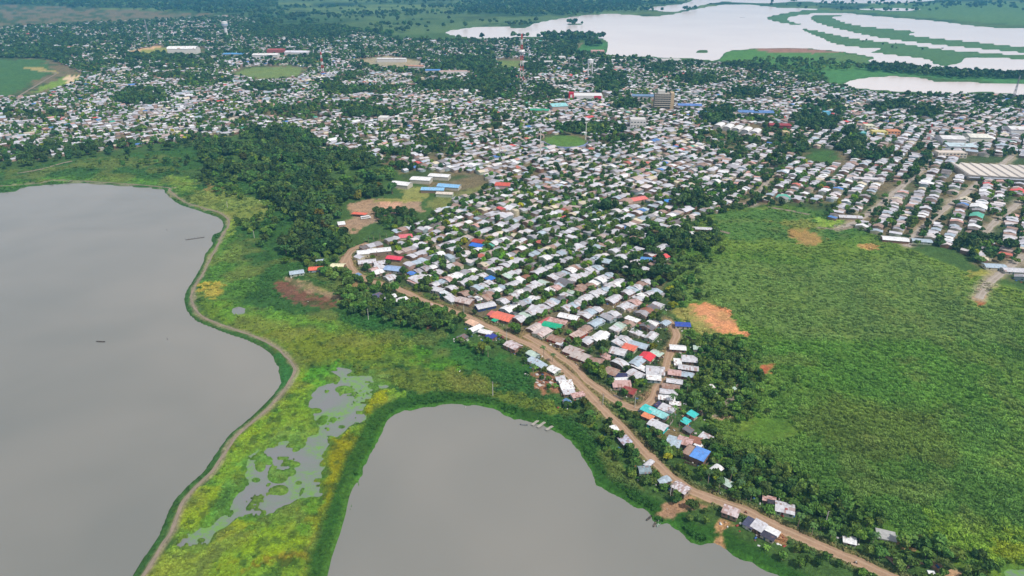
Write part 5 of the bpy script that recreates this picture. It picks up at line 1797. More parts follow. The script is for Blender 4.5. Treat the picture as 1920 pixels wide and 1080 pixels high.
# keep trees out of water, roads and houses
g_ = gidx(tx, ty)
ok = dall[g_] < -3
for L in DR:
    ok &= ldist(L, tx, ty) > 4.3 + tr_ * 0.35
ok &= dpath[g_] > 6
pa2 = np.concatenate([_pa, np.stack([hx[ind], hy[ind]], 1)])
pr2 = np.concatenate([_pr, np.full(len(ind), 4.6)])
pa2_list = [(float(p[0]), float(p[1]), float(r)) for p, r in zip(pa2, pr2)]
nearm = ty < 900
dmin = np.full(len(tx), 99.0)
ii = np.where(nearm)[0]
for c0 in range(0, len(ii), 2000):
    q = ii[c0:c0 + 2000]
    dmin[q] = np.min(np.hypot(tx[q][:, None] - pa2[None, :, 0], ty[q][:, None] - pa2[None, :, 1]) - pr2[None], axis=1)
ok &= dmin > 0.8
tr_ = np.where(dmin < 3, np.minimum(tr_, 3.2), tr_)
tx, ty, tr_, tk = tx[ok], ty[ok], tr_[ok], tk[ok]
TINT = np.array([(0.040, 0.082, 0.018), (0.064, 0.122, 0.020), (0.085, 0.165, 0.012), (0.095, 0.100, 0.014), (0.160, 0.205, 0.012)])
tint = TINT[tk.astype(int)] * rng.uniform(0.6, 1.6, (len(tx), 1)) * np.stack([rng.uniform(0.75, 1.3, len(tx)), np.ones(len(tx)), rng.uniform(0.8, 1.3, len(tx))], 1)
tu, tv = PX(tx, ty)
inview = (tu > -10) & (tu < 1930) & (tv > 0) & (tv < 1085)
size = tr_ / np.hypot(ty, CAM_H) * np.where(inview, 1, 0)
o_ = np.argsort(-size)
indt, restt = o_[:290], o_[290:]
TREES = []
for i in indt:
    x, y, r = float(tx[i]), float(ty[i]), float(tr_[i])
    t = empty('broadleaf_tree', (x, y, Z0), float(rng.uniform(0, 6.28)))
    hh = r * rng.uniform(0.85, 1.1)
    cr_ = CROWNS[int(rng.integers(9))]
    c = bpy.data.objects.new('crown', cr_.data)
    COL.objects.link(c)
    c.parent = t
    c.scale = (r, r, r)
    c.location = (0, 0, hh)
    c['tint'] = [float(q) for q in tint[i]]
    tr0 = TRUNKS[int(rng.integers(3))]
    k = bpy.data.objects.new('trunk', tr0.data)
    COL.objects.link(k)
    k.parent = t
    k.scale = (r, r, hh + 0.3)
    k.location = (0, 0, hh)
    tag(t, None, 'tree')
    look = {0: 'dark green', 1: 'mid green', 2: 'bright green', 3: 'olive brown', 4: 'yellow-green'}[int(tk[i])]
    look = ('broad ' if r > 4.6 else 'small ' if r < 3 else '') + look
    TREES.append((t, float(tu[i]), float(tv[i]), look))
name_by_place(TREES, '{look} tree {ord} {side} {land}', 'trees around the near houses')
# the rest
mid = restt[ty[restt] < 1300]
fr_ = restt[ty[restt] >= 1300]
for nm, q, coll, nv, lab in (('grove_trees', mid, C_TREE, 9, 'mass of dark and light green trees in groves and back yards of the town'),
                             ('distant_trees', fr_, C_FTREE, 6, 'hazy mass of distant trees between far roofs and fields')):
    r = tr_[q]
    P = np.stack([tx[q], ty[q], Z0 + r * 0.85], 1)
    sc = np.stack([r, r, r * rng.uniform(0.85, 1.2, len(r))], 1)
    instancer(nm, P, sc, rng.uniform(0, 6.28, len(r)), tint[q], coll, lab, 'trees', nv)
print('trees', len(indt), len(mid), len(fr_))

# ---- palms, one by one
PALM_SP = [(965, 540), (958, 548), (900, 555), (912, 545), (1180, 615), (1188, 622), (1262, 745), (1268, 768), (1275, 790), (1258, 780), (970, 566), (1020, 655), (1036, 668), (905, 650), (915, 655), (1230, 585), (1246, 590),
           (1350, 905), (1372, 885), (1390, 905), (1410, 925), (700, 440), (712, 438), (724, 436), (736, 440), (690, 445), (682, 452), (1525, 990), (1560, 1000), (1500, 970), (1640, 1005), (1000, 690), (1330, 890),
           (1215, 610), (1130, 655), (1138, 660), (1270, 545), (1282, 552), (830, 500), (1290, 725), (1300, 740), (1310, 760)]
plist = []
for j, (u, v) in enumerate(PALM_SP):
    hgt_ = random.uniform(6, 9.5)
    x, y = map(float, G(u, v, Z0 + hgt_ * 0.8))
    t = empty('palm_tree', (x, y, Z0), random.uniform(0, 6.28))
    lean = random.uniform(0.2, 1.0)
    P = [(lean * (q / 5) ** 2, 0, -0.4 + (hgt_ + 0.4) * q / 5) for q in range(6)]
    v_p, f_p = tube(P, [0.28, 0.22, 0.19, 0.17, 0.16, 0.14], 6)
    mesh_obj('trunk', v_p, f_p, m_bark, t, [lin((150, 134, 116))] * len(f_p))
    c = bpy.data.objects.new('crown', PALMS[j % 4].data)
    COL.objects.link(c)
    c.parent = t
    s_ = random.uniform(2.4, 3.2)
    c.scale = (s_, s_, s_)
    c.location = (lean, 0, hgt_)
    q = random.uniform(0.8, 1.3)
    yel = (u, v) in ((965, 540), (900, 555), (1230, 585))
    c['tint'] = [0.10 * q, 0.11 * q, 0.02] if yel else [0.055 * q, 0.11 * q, 0.03]
    tag(t, None, 'palm tree')
    plist.append((t, u, v, 'yellowing' if yel else 'green'))
name_by_place(plist, '{look} palm tree {ord} {side} {land}', 'palms among the houses')

# ---- marsh grass and scrub: one body each, nobody could count the stems
ng_ = 330000
dd = rng.uniform(R(9.5), R(51), ng_)
gy_ = CAM_H / np.tan(dd)
gx_ = rng.uniform(-1.1, 1.1, ng_) * gy_
gi_ = gidx(gx_, gy_)
ok = (dall[gi_] < -2.5) & (dpath[gi_] > 4)
fs, ws, ss = (sdf(pts(q), gx_, gy_) for q in (FIELD, WEST, SPIT))
nn1 = fbm(gx_, gy_, 26, 3, 41)
nn2 = fbm(gx_, gy_, 9, 2, 42)
pf = np.where(fs > 2, 0.5 + 1.0 * (nn1 - 0.3), 0)
pw_ = np.where(ws > 2, np.clip((nn1 - 0.34) * 4, 0.2, 1.0), 0)
su, sv = PX(gx_, gy_)
pw_ = np.where((ws > 2) & (su > 370) & (su < 640) & (sv > 560), 0.22, pw_)
psp = np.where(ss > 1, 0.16, 0)
psp = np.where((ss > 0) & (dpath[gi_] > 4) & (dpath[gi_] < 9), 0.9, psp)
prb = np.maximum(np.maximum(pf, pw_), psp) * 0.72
dr_ = np.minimum.reduce([ldist(L, gx_, gy_) for L in DR])
prb = np.where((dr_ > 3.6) & (dr_ < 7.5), 0.75, prb)
dirt_ = np.zeros(ng_, bool)
for q in ([(1284, 570), (1330, 564), (1368, 590), (1394, 630), (1350, 627), (1300, 612)], [(1478, 430), (1512, 427), (1548, 448), (1530, 463), (1495, 456)], [(1820, 560), (1842, 542), (1860, 570), (1830, 574)],
          [(1420, 684), (1452, 678), (1448, 698), (1420, 708)], [(503, 530), (520, 523), (570, 525), (650, 560), (632, 580), (600, 584), (545, 564)], [(1395, 785), (1470, 782), (1505, 815), (1440, 832), (1380, 812)],
          [(1235, 935), (1305, 920), (1335, 950), (1260, 980), (1220, 965)], [(1330, 985), (1360, 972), (1368, 1012), (1342, 1026)], [(995, 698), (1045, 685), (1055, 738), (1005, 745)], [(1740, 1050), (1770, 1050), (1840, 1085), (1800, 1095)]):
    dirt_ |= sdf(pts(q), gx_, gy_) > 0
ok &= (rng.random(ng_) < prb) & ~dirt_
for L in DR:
    ok &= ldist(L, gx_, gy_) > 3.9
ok &= (PX(gx_, gy_)[0] > -60) & (PX(gx_, gy_)[0] < 1980)
gx_, gy_, fs, ws, ss, nn2 = gx_[ok], gy_[ok], fs[ok], ws[ok], ss[ok], nn2[ok]
dist = np.hypot(gy_, CAM_H)
hs = np.where(ss > 1, 0.55, np.where(fs > 2, 1.9, 1.25)) * rng.uniform(0.6, 1.35, len(gx_))
hs = hs * np.where(fs > 2, 0.72 + 0.5 * (nn2 - 0.25), 1)
rs_ = np.maximum(hs * 0.95, dist * 0.0022)
base_t = colr[gidx(gx_, gy_)] * 1.45 * (0.82 + 0.5 * fbm(gx_, gy_ * 0.6 + gx_ * 0.4, 18, 3, 55))[:, None]
sc = np.stack([rs_, rs_, hs], 1)
P = np.stack([gx_, gy_, gz(gx_, gy_) - 0.05], 1)
bush_m = rng.random(len(gx_)) < np.where(fs > 2, 0.05, np.where(ss > 1, 0.1, 0.45))
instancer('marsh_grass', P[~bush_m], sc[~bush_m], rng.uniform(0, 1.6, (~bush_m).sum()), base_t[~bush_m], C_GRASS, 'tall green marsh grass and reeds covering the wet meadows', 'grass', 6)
bb = bush_m
P2 = P[bb] + np.array([0, 0, 0.25])
instancer('marsh_scrub', P2, np.stack([rs_[bb] * 0.95, rs_[bb] * 0.95, hs[bb] * 0.9], 1), rng.uniform(0, 6.28, bb.sum()), base_t[bb] * 0.85, C_BUSH, 'low leafy scrub and floating plants on the marsh edge', 'scrub', 5)
print('grass', len(gx_))

# ---- banana plants and bare yards round the houses
def leafy(name, seed):
    return palm_mesh(name, seed, fr=8, droop=0.25)


BANANA = [leafy('banana_crown', 90 + i) for i in range(3)]
bl = []
hh_l = [h for h in HOUSES if h[2] > 540]
random.shuffle(hh_l)
for h in hh_l[:95]:
    ang = random.uniform(0, 6.28)
    x, y = h[0].location.x + math.cos(ang) * random.uniform(7.0, 9.5), h[0].location.y + math.sin(ang) * random.uniform(7.0, 9.5)
    if min(math.hypot(x - p[0], y - p[1]) - p[2] for p in pa2_list) < 0.5 or min(float(ldist(L, np.array([x]), np.array([y]))[0]) for L in DR) < 5.5:
        continue
    if dall[gidx(x, y)] > -4:
        continue
    t = empty('banana_plant', (x, y, Z0), random.uniform(0, 6.28))
    hb_ = random.uniform(1.2, 2.4)
    vv, ff = tube([(0, 0, -0.3), (0, 0, hb_)], [0.24, 0.15], 6)
    mesh_obj('stem', vv, ff, m_bark, t, [lin((120, 134, 84))] * len(ff))
    q = BANANA[random.randrange(3)]
    cc = bpy.data.objects.new('leaves', q.data)
    COL.objects.link(cc)
    cc.parent = t
    s_ = random.uniform(1.7, 2.5)
    cc.scale = (s_, s_, s_)
    cc.location = (0, 0, hb_)
    k = random.uniform(0.8, 1.3)
    cc['tint'] = [0.085 * k, 0.17 * k, 0.03]
    tag(t, None, 'banana plant')
    u, v = PX(x, y, Z0 + 2)
    bl.append((t, float(u), float(v), 'light green'))
name_by_place(bl, '{look} banana plant {ord} {side} {land}', 'banana plants between the houses')

# ---- yard fences of upright boards beside the nearest houses
def fence(xa, ya, xb, yb, label):
    L_ = math.hypot(xb - xa, yb - ya)
    f = empty('yard_fence', (xa, ya, Z0), math.atan2(yb - ya, xb - xa))
    c0 = random.choice([(150, 130, 110), (176, 168, 160), (120, 104, 92)])
    n = max(2, int(L_ / 2.2))
    for k in range(n + 1):
        vv, ff = box_geo(-0.08, 0.08, -0.08, 0.08, -0.4, 1.7)
        o = mesh_obj('post', vv, ff, m_paint, f, [lin((110, 96, 84)) * ALB] * 6)
        o.location = (L_ * k / n, 0, 0)
    for k in range(n):
        vv, ff = box_geo(0.1, L_ / n - 0.1, -0.04, 0.04, 0.05, random.uniform(1.3, 1.6))
        o = mesh_obj('board_panel', vv, ff, m_paint, f, [lin(c0) * ALB * random.uniform(0.75, 1.15)] * 6)
        o.location = (L_ * k / n, 0, 0)
    return tag(f, label, 'fence')


for (ua, va, ub, vb, lab) in [(1150, 742, 1166, 750, 'board fence left of the dark red roofed house'), (1284, 868, 1306, 876, 'board fence in front of the half-blue-roofed building'), (1318, 880, 1330, 868, 'board fence between blue roof and white curved shelter'),
                              (1258, 838, 1246, 828, 'board fence at the left end of the wide pinkish roof'), (1240, 722, 1236, 742, 'board fence along the inner side of the curved road'), (1262, 790, 1250, 806, 'board fence right of the turquoise walled house'),
                              (1478, 968, 1498, 962, 'board fence right of the rust patched white roof'), (1100, 650, 1112, 655, 'board fence behind the two large beige-grey roofs'), (958, 612, 974, 618, 'board fence right of the salmon tiled roof'),
                              (880, 588, 905, 598, 'board fence between the upper lakeside road and the wide grey roof'), (1300, 660, 1322, 664, 'board fence behind the square pale house'), (1286, 632, 1300, 640, 'board fence above the bright white shed')]:
    xa, ya = map(float, G(ua, va))
    xb, yb = map(float, G(ub, vb))
    fence(xa, ya, xb, yb, lab)
# ================================================================ landmarks of the far town
def big(u, v, w, d, h, rot, kind, roofc, wallc, label, cat='building', name='building', floors=0, rise=None, windows=True):
    x, y = map(float, G(u, v, Z0))
    root = empty(name, (x, y, Z0), rot)
    rise = rise if rise is not None else 0.1 * d
    v_, f = wall_geo(w, d, h, rise, kind)
    mesh_obj('wall', v_, f, m_wall, root, [lin(wallc) * ALB] * len(f))
    if kind == 'flat':
        v_, f = box_geo(-w / 2 + 0.1, w / 2 - 0.1, -d / 2 + 0.1, d / 2 - 0.1, h - 1.0, h - 0.6)
        mesh_obj('roof', v_, f, m_wall, root, [lin(roofc) * ALB] * 6)
    else:
        v_, f, C = roof_geo(w, d, h, rise, kind, roofc, ov=0.7, sheet=3.0, rusty=0.04)
        mesh_obj('roof', v_, f, m_roof, root, C)
    for k in range(floors):
        z = 1.4 + k * (h - 1.0) / max(floors, 1)
        for sy in (-1,):
            n = max(3, int(w / 5))
            g = []
            for i in range(n):
                xa = -w / 2 + w * (i + 0.22) / n
                xb = -w / 2 + w * (i + 0.78) / n
                box_part('window', root, xa, xb, -d / 2 - 0.12, -d / 2, z, z + 1.5, (60, 66, 76))
    tag(root, label, cat)
    return root, x, y


def lattice_mast(u, v, H, wb, bands, label, colr_a=(206, 62, 50), colr_b=(232, 230, 228), name='radio_mast', cat='radio mast'):
    x, y = map(float, G(u, v, Z0))
    root = empty(name, (x, y, Z0))
    for s in range(bands):
        z0_, z1_ = H * s / bands, H * (s + 1) / bands
        w0, w1 = wb * (1 - 0.75 * s / bands), wb * (1 - 0.75 * (s + 1) / bands)
        g = []
        for a, b_ in ((-1, -1), (1, -1), (1, 1), (-1, 1)):
            vv, ff = tube([(a * w0 / 2, b_ * w0 / 2, z0_), (a * w1 / 2, b_ * w1 / 2, z1_)], [wb * 0.09, wb * 0.08], 4)
            g.append((vv, ff))
            a2_, b2_ = (b_ * -1, a) if True else (a, b_)
            vv, ff = tube([(a * w0 / 2, b_ * w0 / 2, z0_), (a2_ * w1 / 2, b2_ * w1 / 2, z1_)], [wb * 0.05, wb * 0.05], 4)
            g.append((vv, ff))
        vv, ff, _ = join_geo([(p, q, None) for p, q in g])
        mesh_obj('lattice_section', vv, ff, m_paint, root, [lin(colr_a if s % 2 == 0 else colr_b) * ALB] * len(ff))
    return tag(root, label, cat), root


WB = (222, 218, 216)
big(1240, 203, 30, 18, 28, R(-4), 'flat', (180, 172, 162), (128, 120, 110), 'seven storey office block with beige end wall, tallest building of the town', floors=7)
ot = [o for o in COL.objects if o.get('label', '').startswith('seven storey')][0]
box_part('end_wall', ot, 15.0, 21.0, -9.5, 9.5, -0.5, 30, (202, 176, 140))
box_part('stair_tower', ot, -9, 4, -5, 6, 27.5, 34, (214, 210, 204))
for k in range(6):
    box_part('balcony_slab', ot, -15.2, 15, -10.1, -9.2, 4.6 + k * 3.9, 5.7 + k * 3.9, (206, 196, 180))
big(1100, 186, 62, 34, 10, R(-3), 'flat', (228, 226, 226), WB, 'long white supermarket with a red cube sign at each end')
sm = [o for o in COL.objects if o.get('label', '').startswith('long white supermarket')][0]
box_part('sign_tower', sm, -37, -27, -19, -8, -0.5, 16, (200, 24, 52))
box_part('sign_panel', sm, 14, 28, -17.6, -17.05, 3, 10, (206, 40, 62))
box_part('sign_mark', sm, -34, -30, -19.2, -19.05, 4, 12, (236, 226, 226))
big(1195, 236, 26, 20, 13, R(-4), 'flat', (214, 210, 208), (228, 224, 222), 'plain white four storey block with bare side wall in mid town', floors=2)
big(346, 100, 84, 36, 14, R(3), 'arc', (244, 242, 240), (230, 226, 220), 'huge white arched roof hall beside the far green field', rise=7)
big(440, 106, 60, 26, 8, R(2), 'gable', (80, 150, 204), (200, 190, 170), 'far hall with light blue roof right of the huge white arch')
big(519, 104, 46, 30, 18, R(0), 'flat', (184, 90, 86), (170, 96, 92), 'far red roofed block among white roofs')
big(500, 110, 70, 30, 12, R(4), 'gable', (236, 232, 230), WB, 'far white hall left of the red block')
big(560, 105, 70, 34, 12, R(-3), 'gable', (222, 220, 228), WB, 'far pale hall right of the red block')
for i in range(5):
    u_b = 1348 + i * 17
    big(u_b, 240 + i * 3.0, 26, 12, 5, R(58), 'arc', (236, 234, 234), WB,
        ['leftmost', 'second from left', 'middle', 'second from right', 'rightmost'][i] + ' of five joined white arched market roofs in mid town', rise=3)
big(1415, 216, 62, 22, 7, R(-6), 'gable', (92, 132, 190), (214, 210, 208), 'long blue-grey roofed hall right of the dark grove')
big(1292, 203, 44, 20, 7, R(-6), 'gable', (92, 128, 196), (206, 200, 196), 'blue roofed hall right of the seven storey block')
big(1205, 186, 44, 22, 8, R(-6), 'gable', (104, 136, 170), (206, 200, 196), 'slate blue roofed hall left of the seven storey block')
big(1012, 213, 34, 14, 7, R(-8), 'arc', (50, 160, 120), (200, 190, 170), 'green curved roof hall in the town centre', rise=2)
big(1048, 208, 30, 16, 10, R(14), 'mono', (150, 210, 214), (190, 170, 160), 'pale turquoise roofed building with brown front in the centre', rise=3)
big(1460, 243, 34, 18, 9, R(-8), 'gable', (156, 48, 56), (150, 80, 76), 'dark red building left of the straight paved street')
big(1471, 261, 10, 12, 13, R(-8), 'flat', (210, 190, 150), (204, 184, 140), 'narrow tan tower house at the head of the straight street', floors=3)
big(1318, 216, 18, 10, 6, R(-8), 'gable', (90, 140, 206), WB, 'small blue roofed hall beside the dark grove')
big(1627, 246, 16, 14, 11, R(-5), 'flat', (220, 220, 200), (226, 222, 190), 'cream three storey house of the painted row', floors=3)
big(1646, 254, 24, 12, 8, R(-5), 'flat', (216, 206, 150), (230, 214, 120), 'yellow front house of the painted row', floors=2)
big(1612, 256, 14, 12, 8, R(-5), 'flat', (150, 210, 210), (110, 200, 204), 'turquoise house at the left of the painted row', floors=2)
big(1672, 254, 20, 12, 9, R(-5), 'flat', (220, 150, 110), (226, 160, 120), 'orange topped house at the right of the painted row', floors=2)
big(1548, 218, 12, 10, 9, R(-5), 'flat', (120, 190, 220), (120, 196, 224), 'light blue house standing against the dark trees')
big(1780, 268, 34, 26, 9, R(-6), 'gable', (224, 222, 224), WB, 'left white warehouse above the market hall')
big(1828, 266, 30, 28, 10, R(-6), 'gable', (226, 224, 214), (220, 216, 200), 'right cream warehouse above the market hall')
big(1800, 281, 40, 16, 7, R(-8), 'mono', (196, 214, 222), WB, 'pale blue sheet roof between warehouse and market hall')
big(1910, 250, 40, 26, 9, R(-6), 'gable', (232, 230, 230), WB, 'white roofed hall at the right frame edge')
big(1780, 294, 40, 14, 8, R(-4), 'flat', (220, 206, 196), (224, 212, 196), 'long cream two storey house left of the market hall', floors=2)
big(1625, 341, 34, 8, 5, R(-10), 'gable', (214, 210, 214), WB, 'long pale sheds south of the green square')
big(1835, 332, 34, 8, 5, R(-10), 'gable', (50, 110, 180), (190, 120, 80), 'shop row with blue and orange front below the market hall')
big(1120, 100, 40, 20, 9, R(0), 'flat', (222, 180, 176), (206, 160, 158), 'pinkish block near the river spit')
for (u, v, w, lab) in [(1010, 121, 90, 'long white school block left of the water tower'), (1040, 112, 60, 'white hospital wing behind the long white school block'), (1255, 117, 60, 'white flat block near the river bank'),
                       (1160, 118, 40, 'small white block right of the water tower'), (735, 116, 80, 'far white sheds on the bare ground'), (778, 130, 50, 'orange-brown roofed far house left of the blue roof'),
                       (812, 138, 36, 'bright blue roofed house in the upper town'), (850, 140, 70, 'long pinkish school block in the upper town'), (720, 228, 16, 'white cube house in the middle of town')]:
    rc_ = (84, 140, 206) if 'blue roofed' in lab and 'left' not in lab else ((196, 140, 110) if 'orange' in lab else ((200, 160, 150) if 'pinkish' in lab else (226, 224, 224)))
    big(u, v, w, 18, 9, R(random.uniform(-8, 8)), 'gable' if 'block' not in lab and 'cube' not in lab else 'flat', rc_, WB, lab)
# market hall: a broad wall block under a row of saw-tooth bays
x, y = map(float, G(1876, 332, Z0))
mh = empty('market_hall', (x, y, Z0), R(-10))
box_part('wall', mh, -48, 60, -20, 40, -0.5, 6, (196, 184, 170), m_wall)
for k in range(9):
    xa = -48 + k * 12
    V = [(xa, -20.6, 6.01), (xa + 11.9, -20.6, 6.01), (xa + 11.9, 40.6, 6.01), (xa, 40.6, 6.01), (xa + 1.2, -20.6, 7.3), (xa + 1.2, 40.6, 7.3)]
    Fq = [(4, 1, 2, 5), (0, 4, 5, 3), (0, 1, 4), (3, 5, 2)]
    c1_, c2_ = lin((220, 210, 200)) * ALB, lin((196, 186, 178)) * ALB
    mesh_obj('roof_bay', V, Fq, m_roof, mh, [c1_ * random.uniform(0.9, 1.05), c2_, c1_ * 0.8, c1_ * 0.8])
box_part('canopy', mh, -48, 60, -25, -20.7, 4.0, 4.3, (170, 176, 190))
tag(mh, 'broad market hall with cream saw-tooth roof bays at the right frame edge', 'hall')

lattice_mast(978, 152, 104, 8, 9, 'tall red and white lattice mast in front of the river')
r_ = [o for o in COL.objects if o.get('label', '').startswith('tall red')][0]
v, f = tube([(0, 0, 62), (0, 0, 66), (0, 0, 70)], [6, 8, 5], 8)
mesh_obj('antenna_drum', v, f, m_paint, r_, [lin((226, 224, 224)) * ALB] * len(f))
lattice_mast(606, 140, 62, 5, 8, 'thin red and white mast left of the bare grey ground')
lattice_mast(1737, 274, 34, 3.4, 7, 'short red and white mast among houses on the right')
lattice_mast(1898, 190, 50, 4, 6, 'grey lattice mast by the right lagoon', (150, 150, 156), (170, 170, 176))
lattice_mast(280, 78, 70, 5, 6, 'thin grey mast far left above the town', (150, 150, 156), (170, 170, 176))
for (u, v, H_, lab) in [(1013, 298, 40, 'pale floodlight mast left of the green ball field'), (1098, 262, 26, 'floodlight mast right of the green ball field'), (937, 290, 28, 'floodlight mast farther left of the ball field'),
                        (1806, 282, 18, 'floodlight mast by the cream warehouse')]:
    x, y = map(float, G(u, v, Z0))
    t = empty('floodlight_mast', (x, y, Z0))
    vv, ff = tube([(0, 0, -0.5), (0, 0, H_)], [0.9, 0.5], 6)
    mesh_obj('pole', vv, ff, m_paint, t, [lin((220, 216, 206)) * ALB] * len(ff))
    box_part('lamp_frame', t, -2.2, 2.2, -0.4, 0.4, H_, H_ + 2.0, (214, 212, 206))
    tag(t, lab, 'floodlight mast')


def water_tower(u, v, H, r, label, legs=True):
    x, y = map(float, G(u, v, Z0))
    t = empty('water_tower', (x, y, Z0))
    c = lin((228, 226, 228)) * ALB
    if legs:
        for a in range(4):
            dx, dy = math.cos(a * 1.571 + 0.8) * r * 0.9, math.sin(a * 1.571 + 0.8) * r * 0.9
            vv, ff = tube([(dx * 1.15, dy * 1.15, -0.5), (dx, dy, H * 0.76)], [0.9, 0.8], 6)
            mesh_obj('leg', vv, ff, m_paint, t, [c * 0.9] * len(ff))
        vv, ff = tube([(0, 0, H * 0.74), (0, 0, H * 0.76), (0, 0, H * 0.95), (0, 0, H)], [r * 0.4, r, r, r * 0.1], 14)
    else:
        vv, ff = tube([(0, 0, -0.5), (0, 0, H * 0.6), (0, 0, H * 0.72), (0, 0, H * 0.96), (0, 0, H)], [r * 0.5, r * 0.45, r, r * 0.96, r * 0.2], 14)
    mesh_obj('tank', vv, ff, m_paint, t, [c] * len(ff))
    if not legs:
        vv, ff = tube([(0, 0, H * 0.74), (0, 0, H * 0.82)], [r * 1.01, r * 1.01], 14)
        mesh_obj('band', vv, ff, m_paint, t, [lin((150, 170, 196)) * ALB] * len(ff))
    return tag(t, label, 'water tower')


water_tower(1106, 142, 40, 7, 'white water tower on four legs in front of the river')
water_tower(425, 68, 52, 11, 'far white water tower rising from the dark woods', legs=False)
# ball field: blue outfield wall and a low stand
cx_, cy__ = map(float, G(1060, 265, Z0))
bf = empty('ball_field_wall', (cx_, cy__, Z0))
V, Fq = [], []
nseg = 26
for i in range(nseg + 1):
    a = math.pi * (1.03 + 0.86 * i / nseg)
    for (rr, z) in ((1, -0.3), (1, 4.0), (0.985, 4.0), (0.985, -0.3)):
        V.append((37 * rr * math.cos(a), 52 * rr * math.sin(a) * 1.0, z))
for i in range(nseg):
    for k in range(3):
        a = i * 4 + k
        Fq.append((a, a + 1, a + 5, a + 4))
mesh_obj('wall_panel', V, Fq, m_paint, bf, [lin((150, 168, 214)) * ALB] * len(Fq))
tag(bf, 'pale blue curved wall round the front of the green ball field', 'wall')

# ================================================================ things near the road and the water
def utility_pole(u, v, H, label, arm=True, col=(206, 202, 196)):
    x, y = map(float, G(u, v, Z0))
    t = empty('utility_pole', (x, y, Z0), random.uniform(0, 3))
    vv, ff = tube([(0, 0, -0.6), (0, 0, H)], [0.26, 0.17], 6)
    mesh_obj('pole', vv, ff, m_paint, t, [lin(col) * ALB] * len(ff))
    if arm:
        box_part('cross_arm', t, -1.1, 1.1, -0.1, 0.1, H - 0.9, H - 0.65, (120, 110, 100))
        for s in (-0.9, 0.9):
            vv, ff = tube([(s, 0, H - 0.65), (s, 0, H - 0.35)], [0.1, 0.07], 5)
            mesh_obj('insulator', vv, ff, m_paint, t, [lin((150, 140, 130)) * ALB] * len(ff))
    return tag(t, label, 'utility pole', 'utility poles')


for (u, v, H, lab) in [(691, 600, 10, 'pale pole at the meadow edge below the dark trees'), (924, 742, 11, 'pale pole standing alone above the pond'), (427, 390, 8, 'thin pole in the yellowish meadow by the lake bend'),
                       (477, 446, 8, 'thin pole in the scrub right of the lake path'), (1545, 992, 12, 'tall white pole in the trees above the lower road'), (1256, 934, 10, 'left of two pale poles at the patched stilt house'),
                       (1262, 930, 10, 'right of two pale poles at the patched stilt house'), (1030, 556, 9, 'pole at the cross street above the white roofs'), (950, 640, 9, 'pole beside the patchwork stilt house'),
                       (1236, 708, 9, 'pole beside the big pale grey house'), (1130, 760, 9, 'pole where lakeside and inner road part'), (870, 590, 9, 'pole at the peach roofed shack'), (1190, 765, 9, 'pole at the sharp bend of the inner road')]:
    utility_pole(u, v, H, lab)


def canoe(u, v, L, rot, col, label, name='canoe', cat='canoe', z=0.0, wid=0.5):
    x, y = map(float, G(u, v, z))
    t = empty(name, (x, y, z), rot)
    n = 9
    V, Fq = [], []
    for i in range(n):
        s = -1 + 2 * i / (n - 1)
        w = wid * math.sqrt(max(1 - s * s, 0.0)) + 0.03
        zz_ = 0.35 + 0.35 * s * s
        V += [(s * L / 2, -w, zz_), (s * L / 2, -w * 0.7, -0.08), (s * L / 2, w * 0.7, -0.08), (s * L / 2, w, zz_), (s * L / 2, w * 0.86, zz_), (s * L / 2, w * 0.5, 0.06), (s * L / 2, -w * 0.5, 0.06), (s * L / 2, -w * 0.86, zz_)]
    for i in range(n - 1):
        for k in range(8):
            a, b_ = i * 8 + k, i * 8 + (k + 1) % 8
            Fq.append((a, b_, b_ + 8, a + 8))
    mesh_obj('hull', V, Fq, m_paint, t, [lin(col) * ALB] * len(Fq))
    for s in (-0.25, 0.22):
        w = wid * 0.8
        box_part('seat', t, s * L - 0.15, s * L + 0.15, -w, w, 0.24, 0.29, (150, 130, 110))
    return tag(t, label, cat)


canoe(189, 641, 7, R(-4), (70, 62, 60), 'dark canoe drifting alone on the left lake', wid=0.55)
canoe(1243, 966, 11, NE + R(8), (226, 226, 224), 'long white boat drawn up on the bank below the stilt house', 'boat', 'boat', z=0.6, wid=0.9)
canoe(1237, 981, 7, NE + R(10), (150, 170, 160), 'narrow pale green boat at the waterline', 'boat', 'boat', z=0.0, wid=0.6)
canoe(1217, 972, 5, NE, (70, 66, 66), 'short dark canoe at the pond edge left of the white boat', z=0.0, wid=0.5)
canoe(1228, 983, 5, NE + R(14), (90, 84, 80), 'short dark canoe right beside the pale green boat', z=0.0, wid=0.5)
canoe(982, 797, 5, R(-10), (120, 126, 130), 'grey canoe lying off the upper pond shore', z=0.0, wid=0.5)
canoe(1392, 33, 26, R(5), (150, 150, 156), 'far ferry boat out on the wide river', 'ferry_boat', 'boat', z=0.0, wid=4)
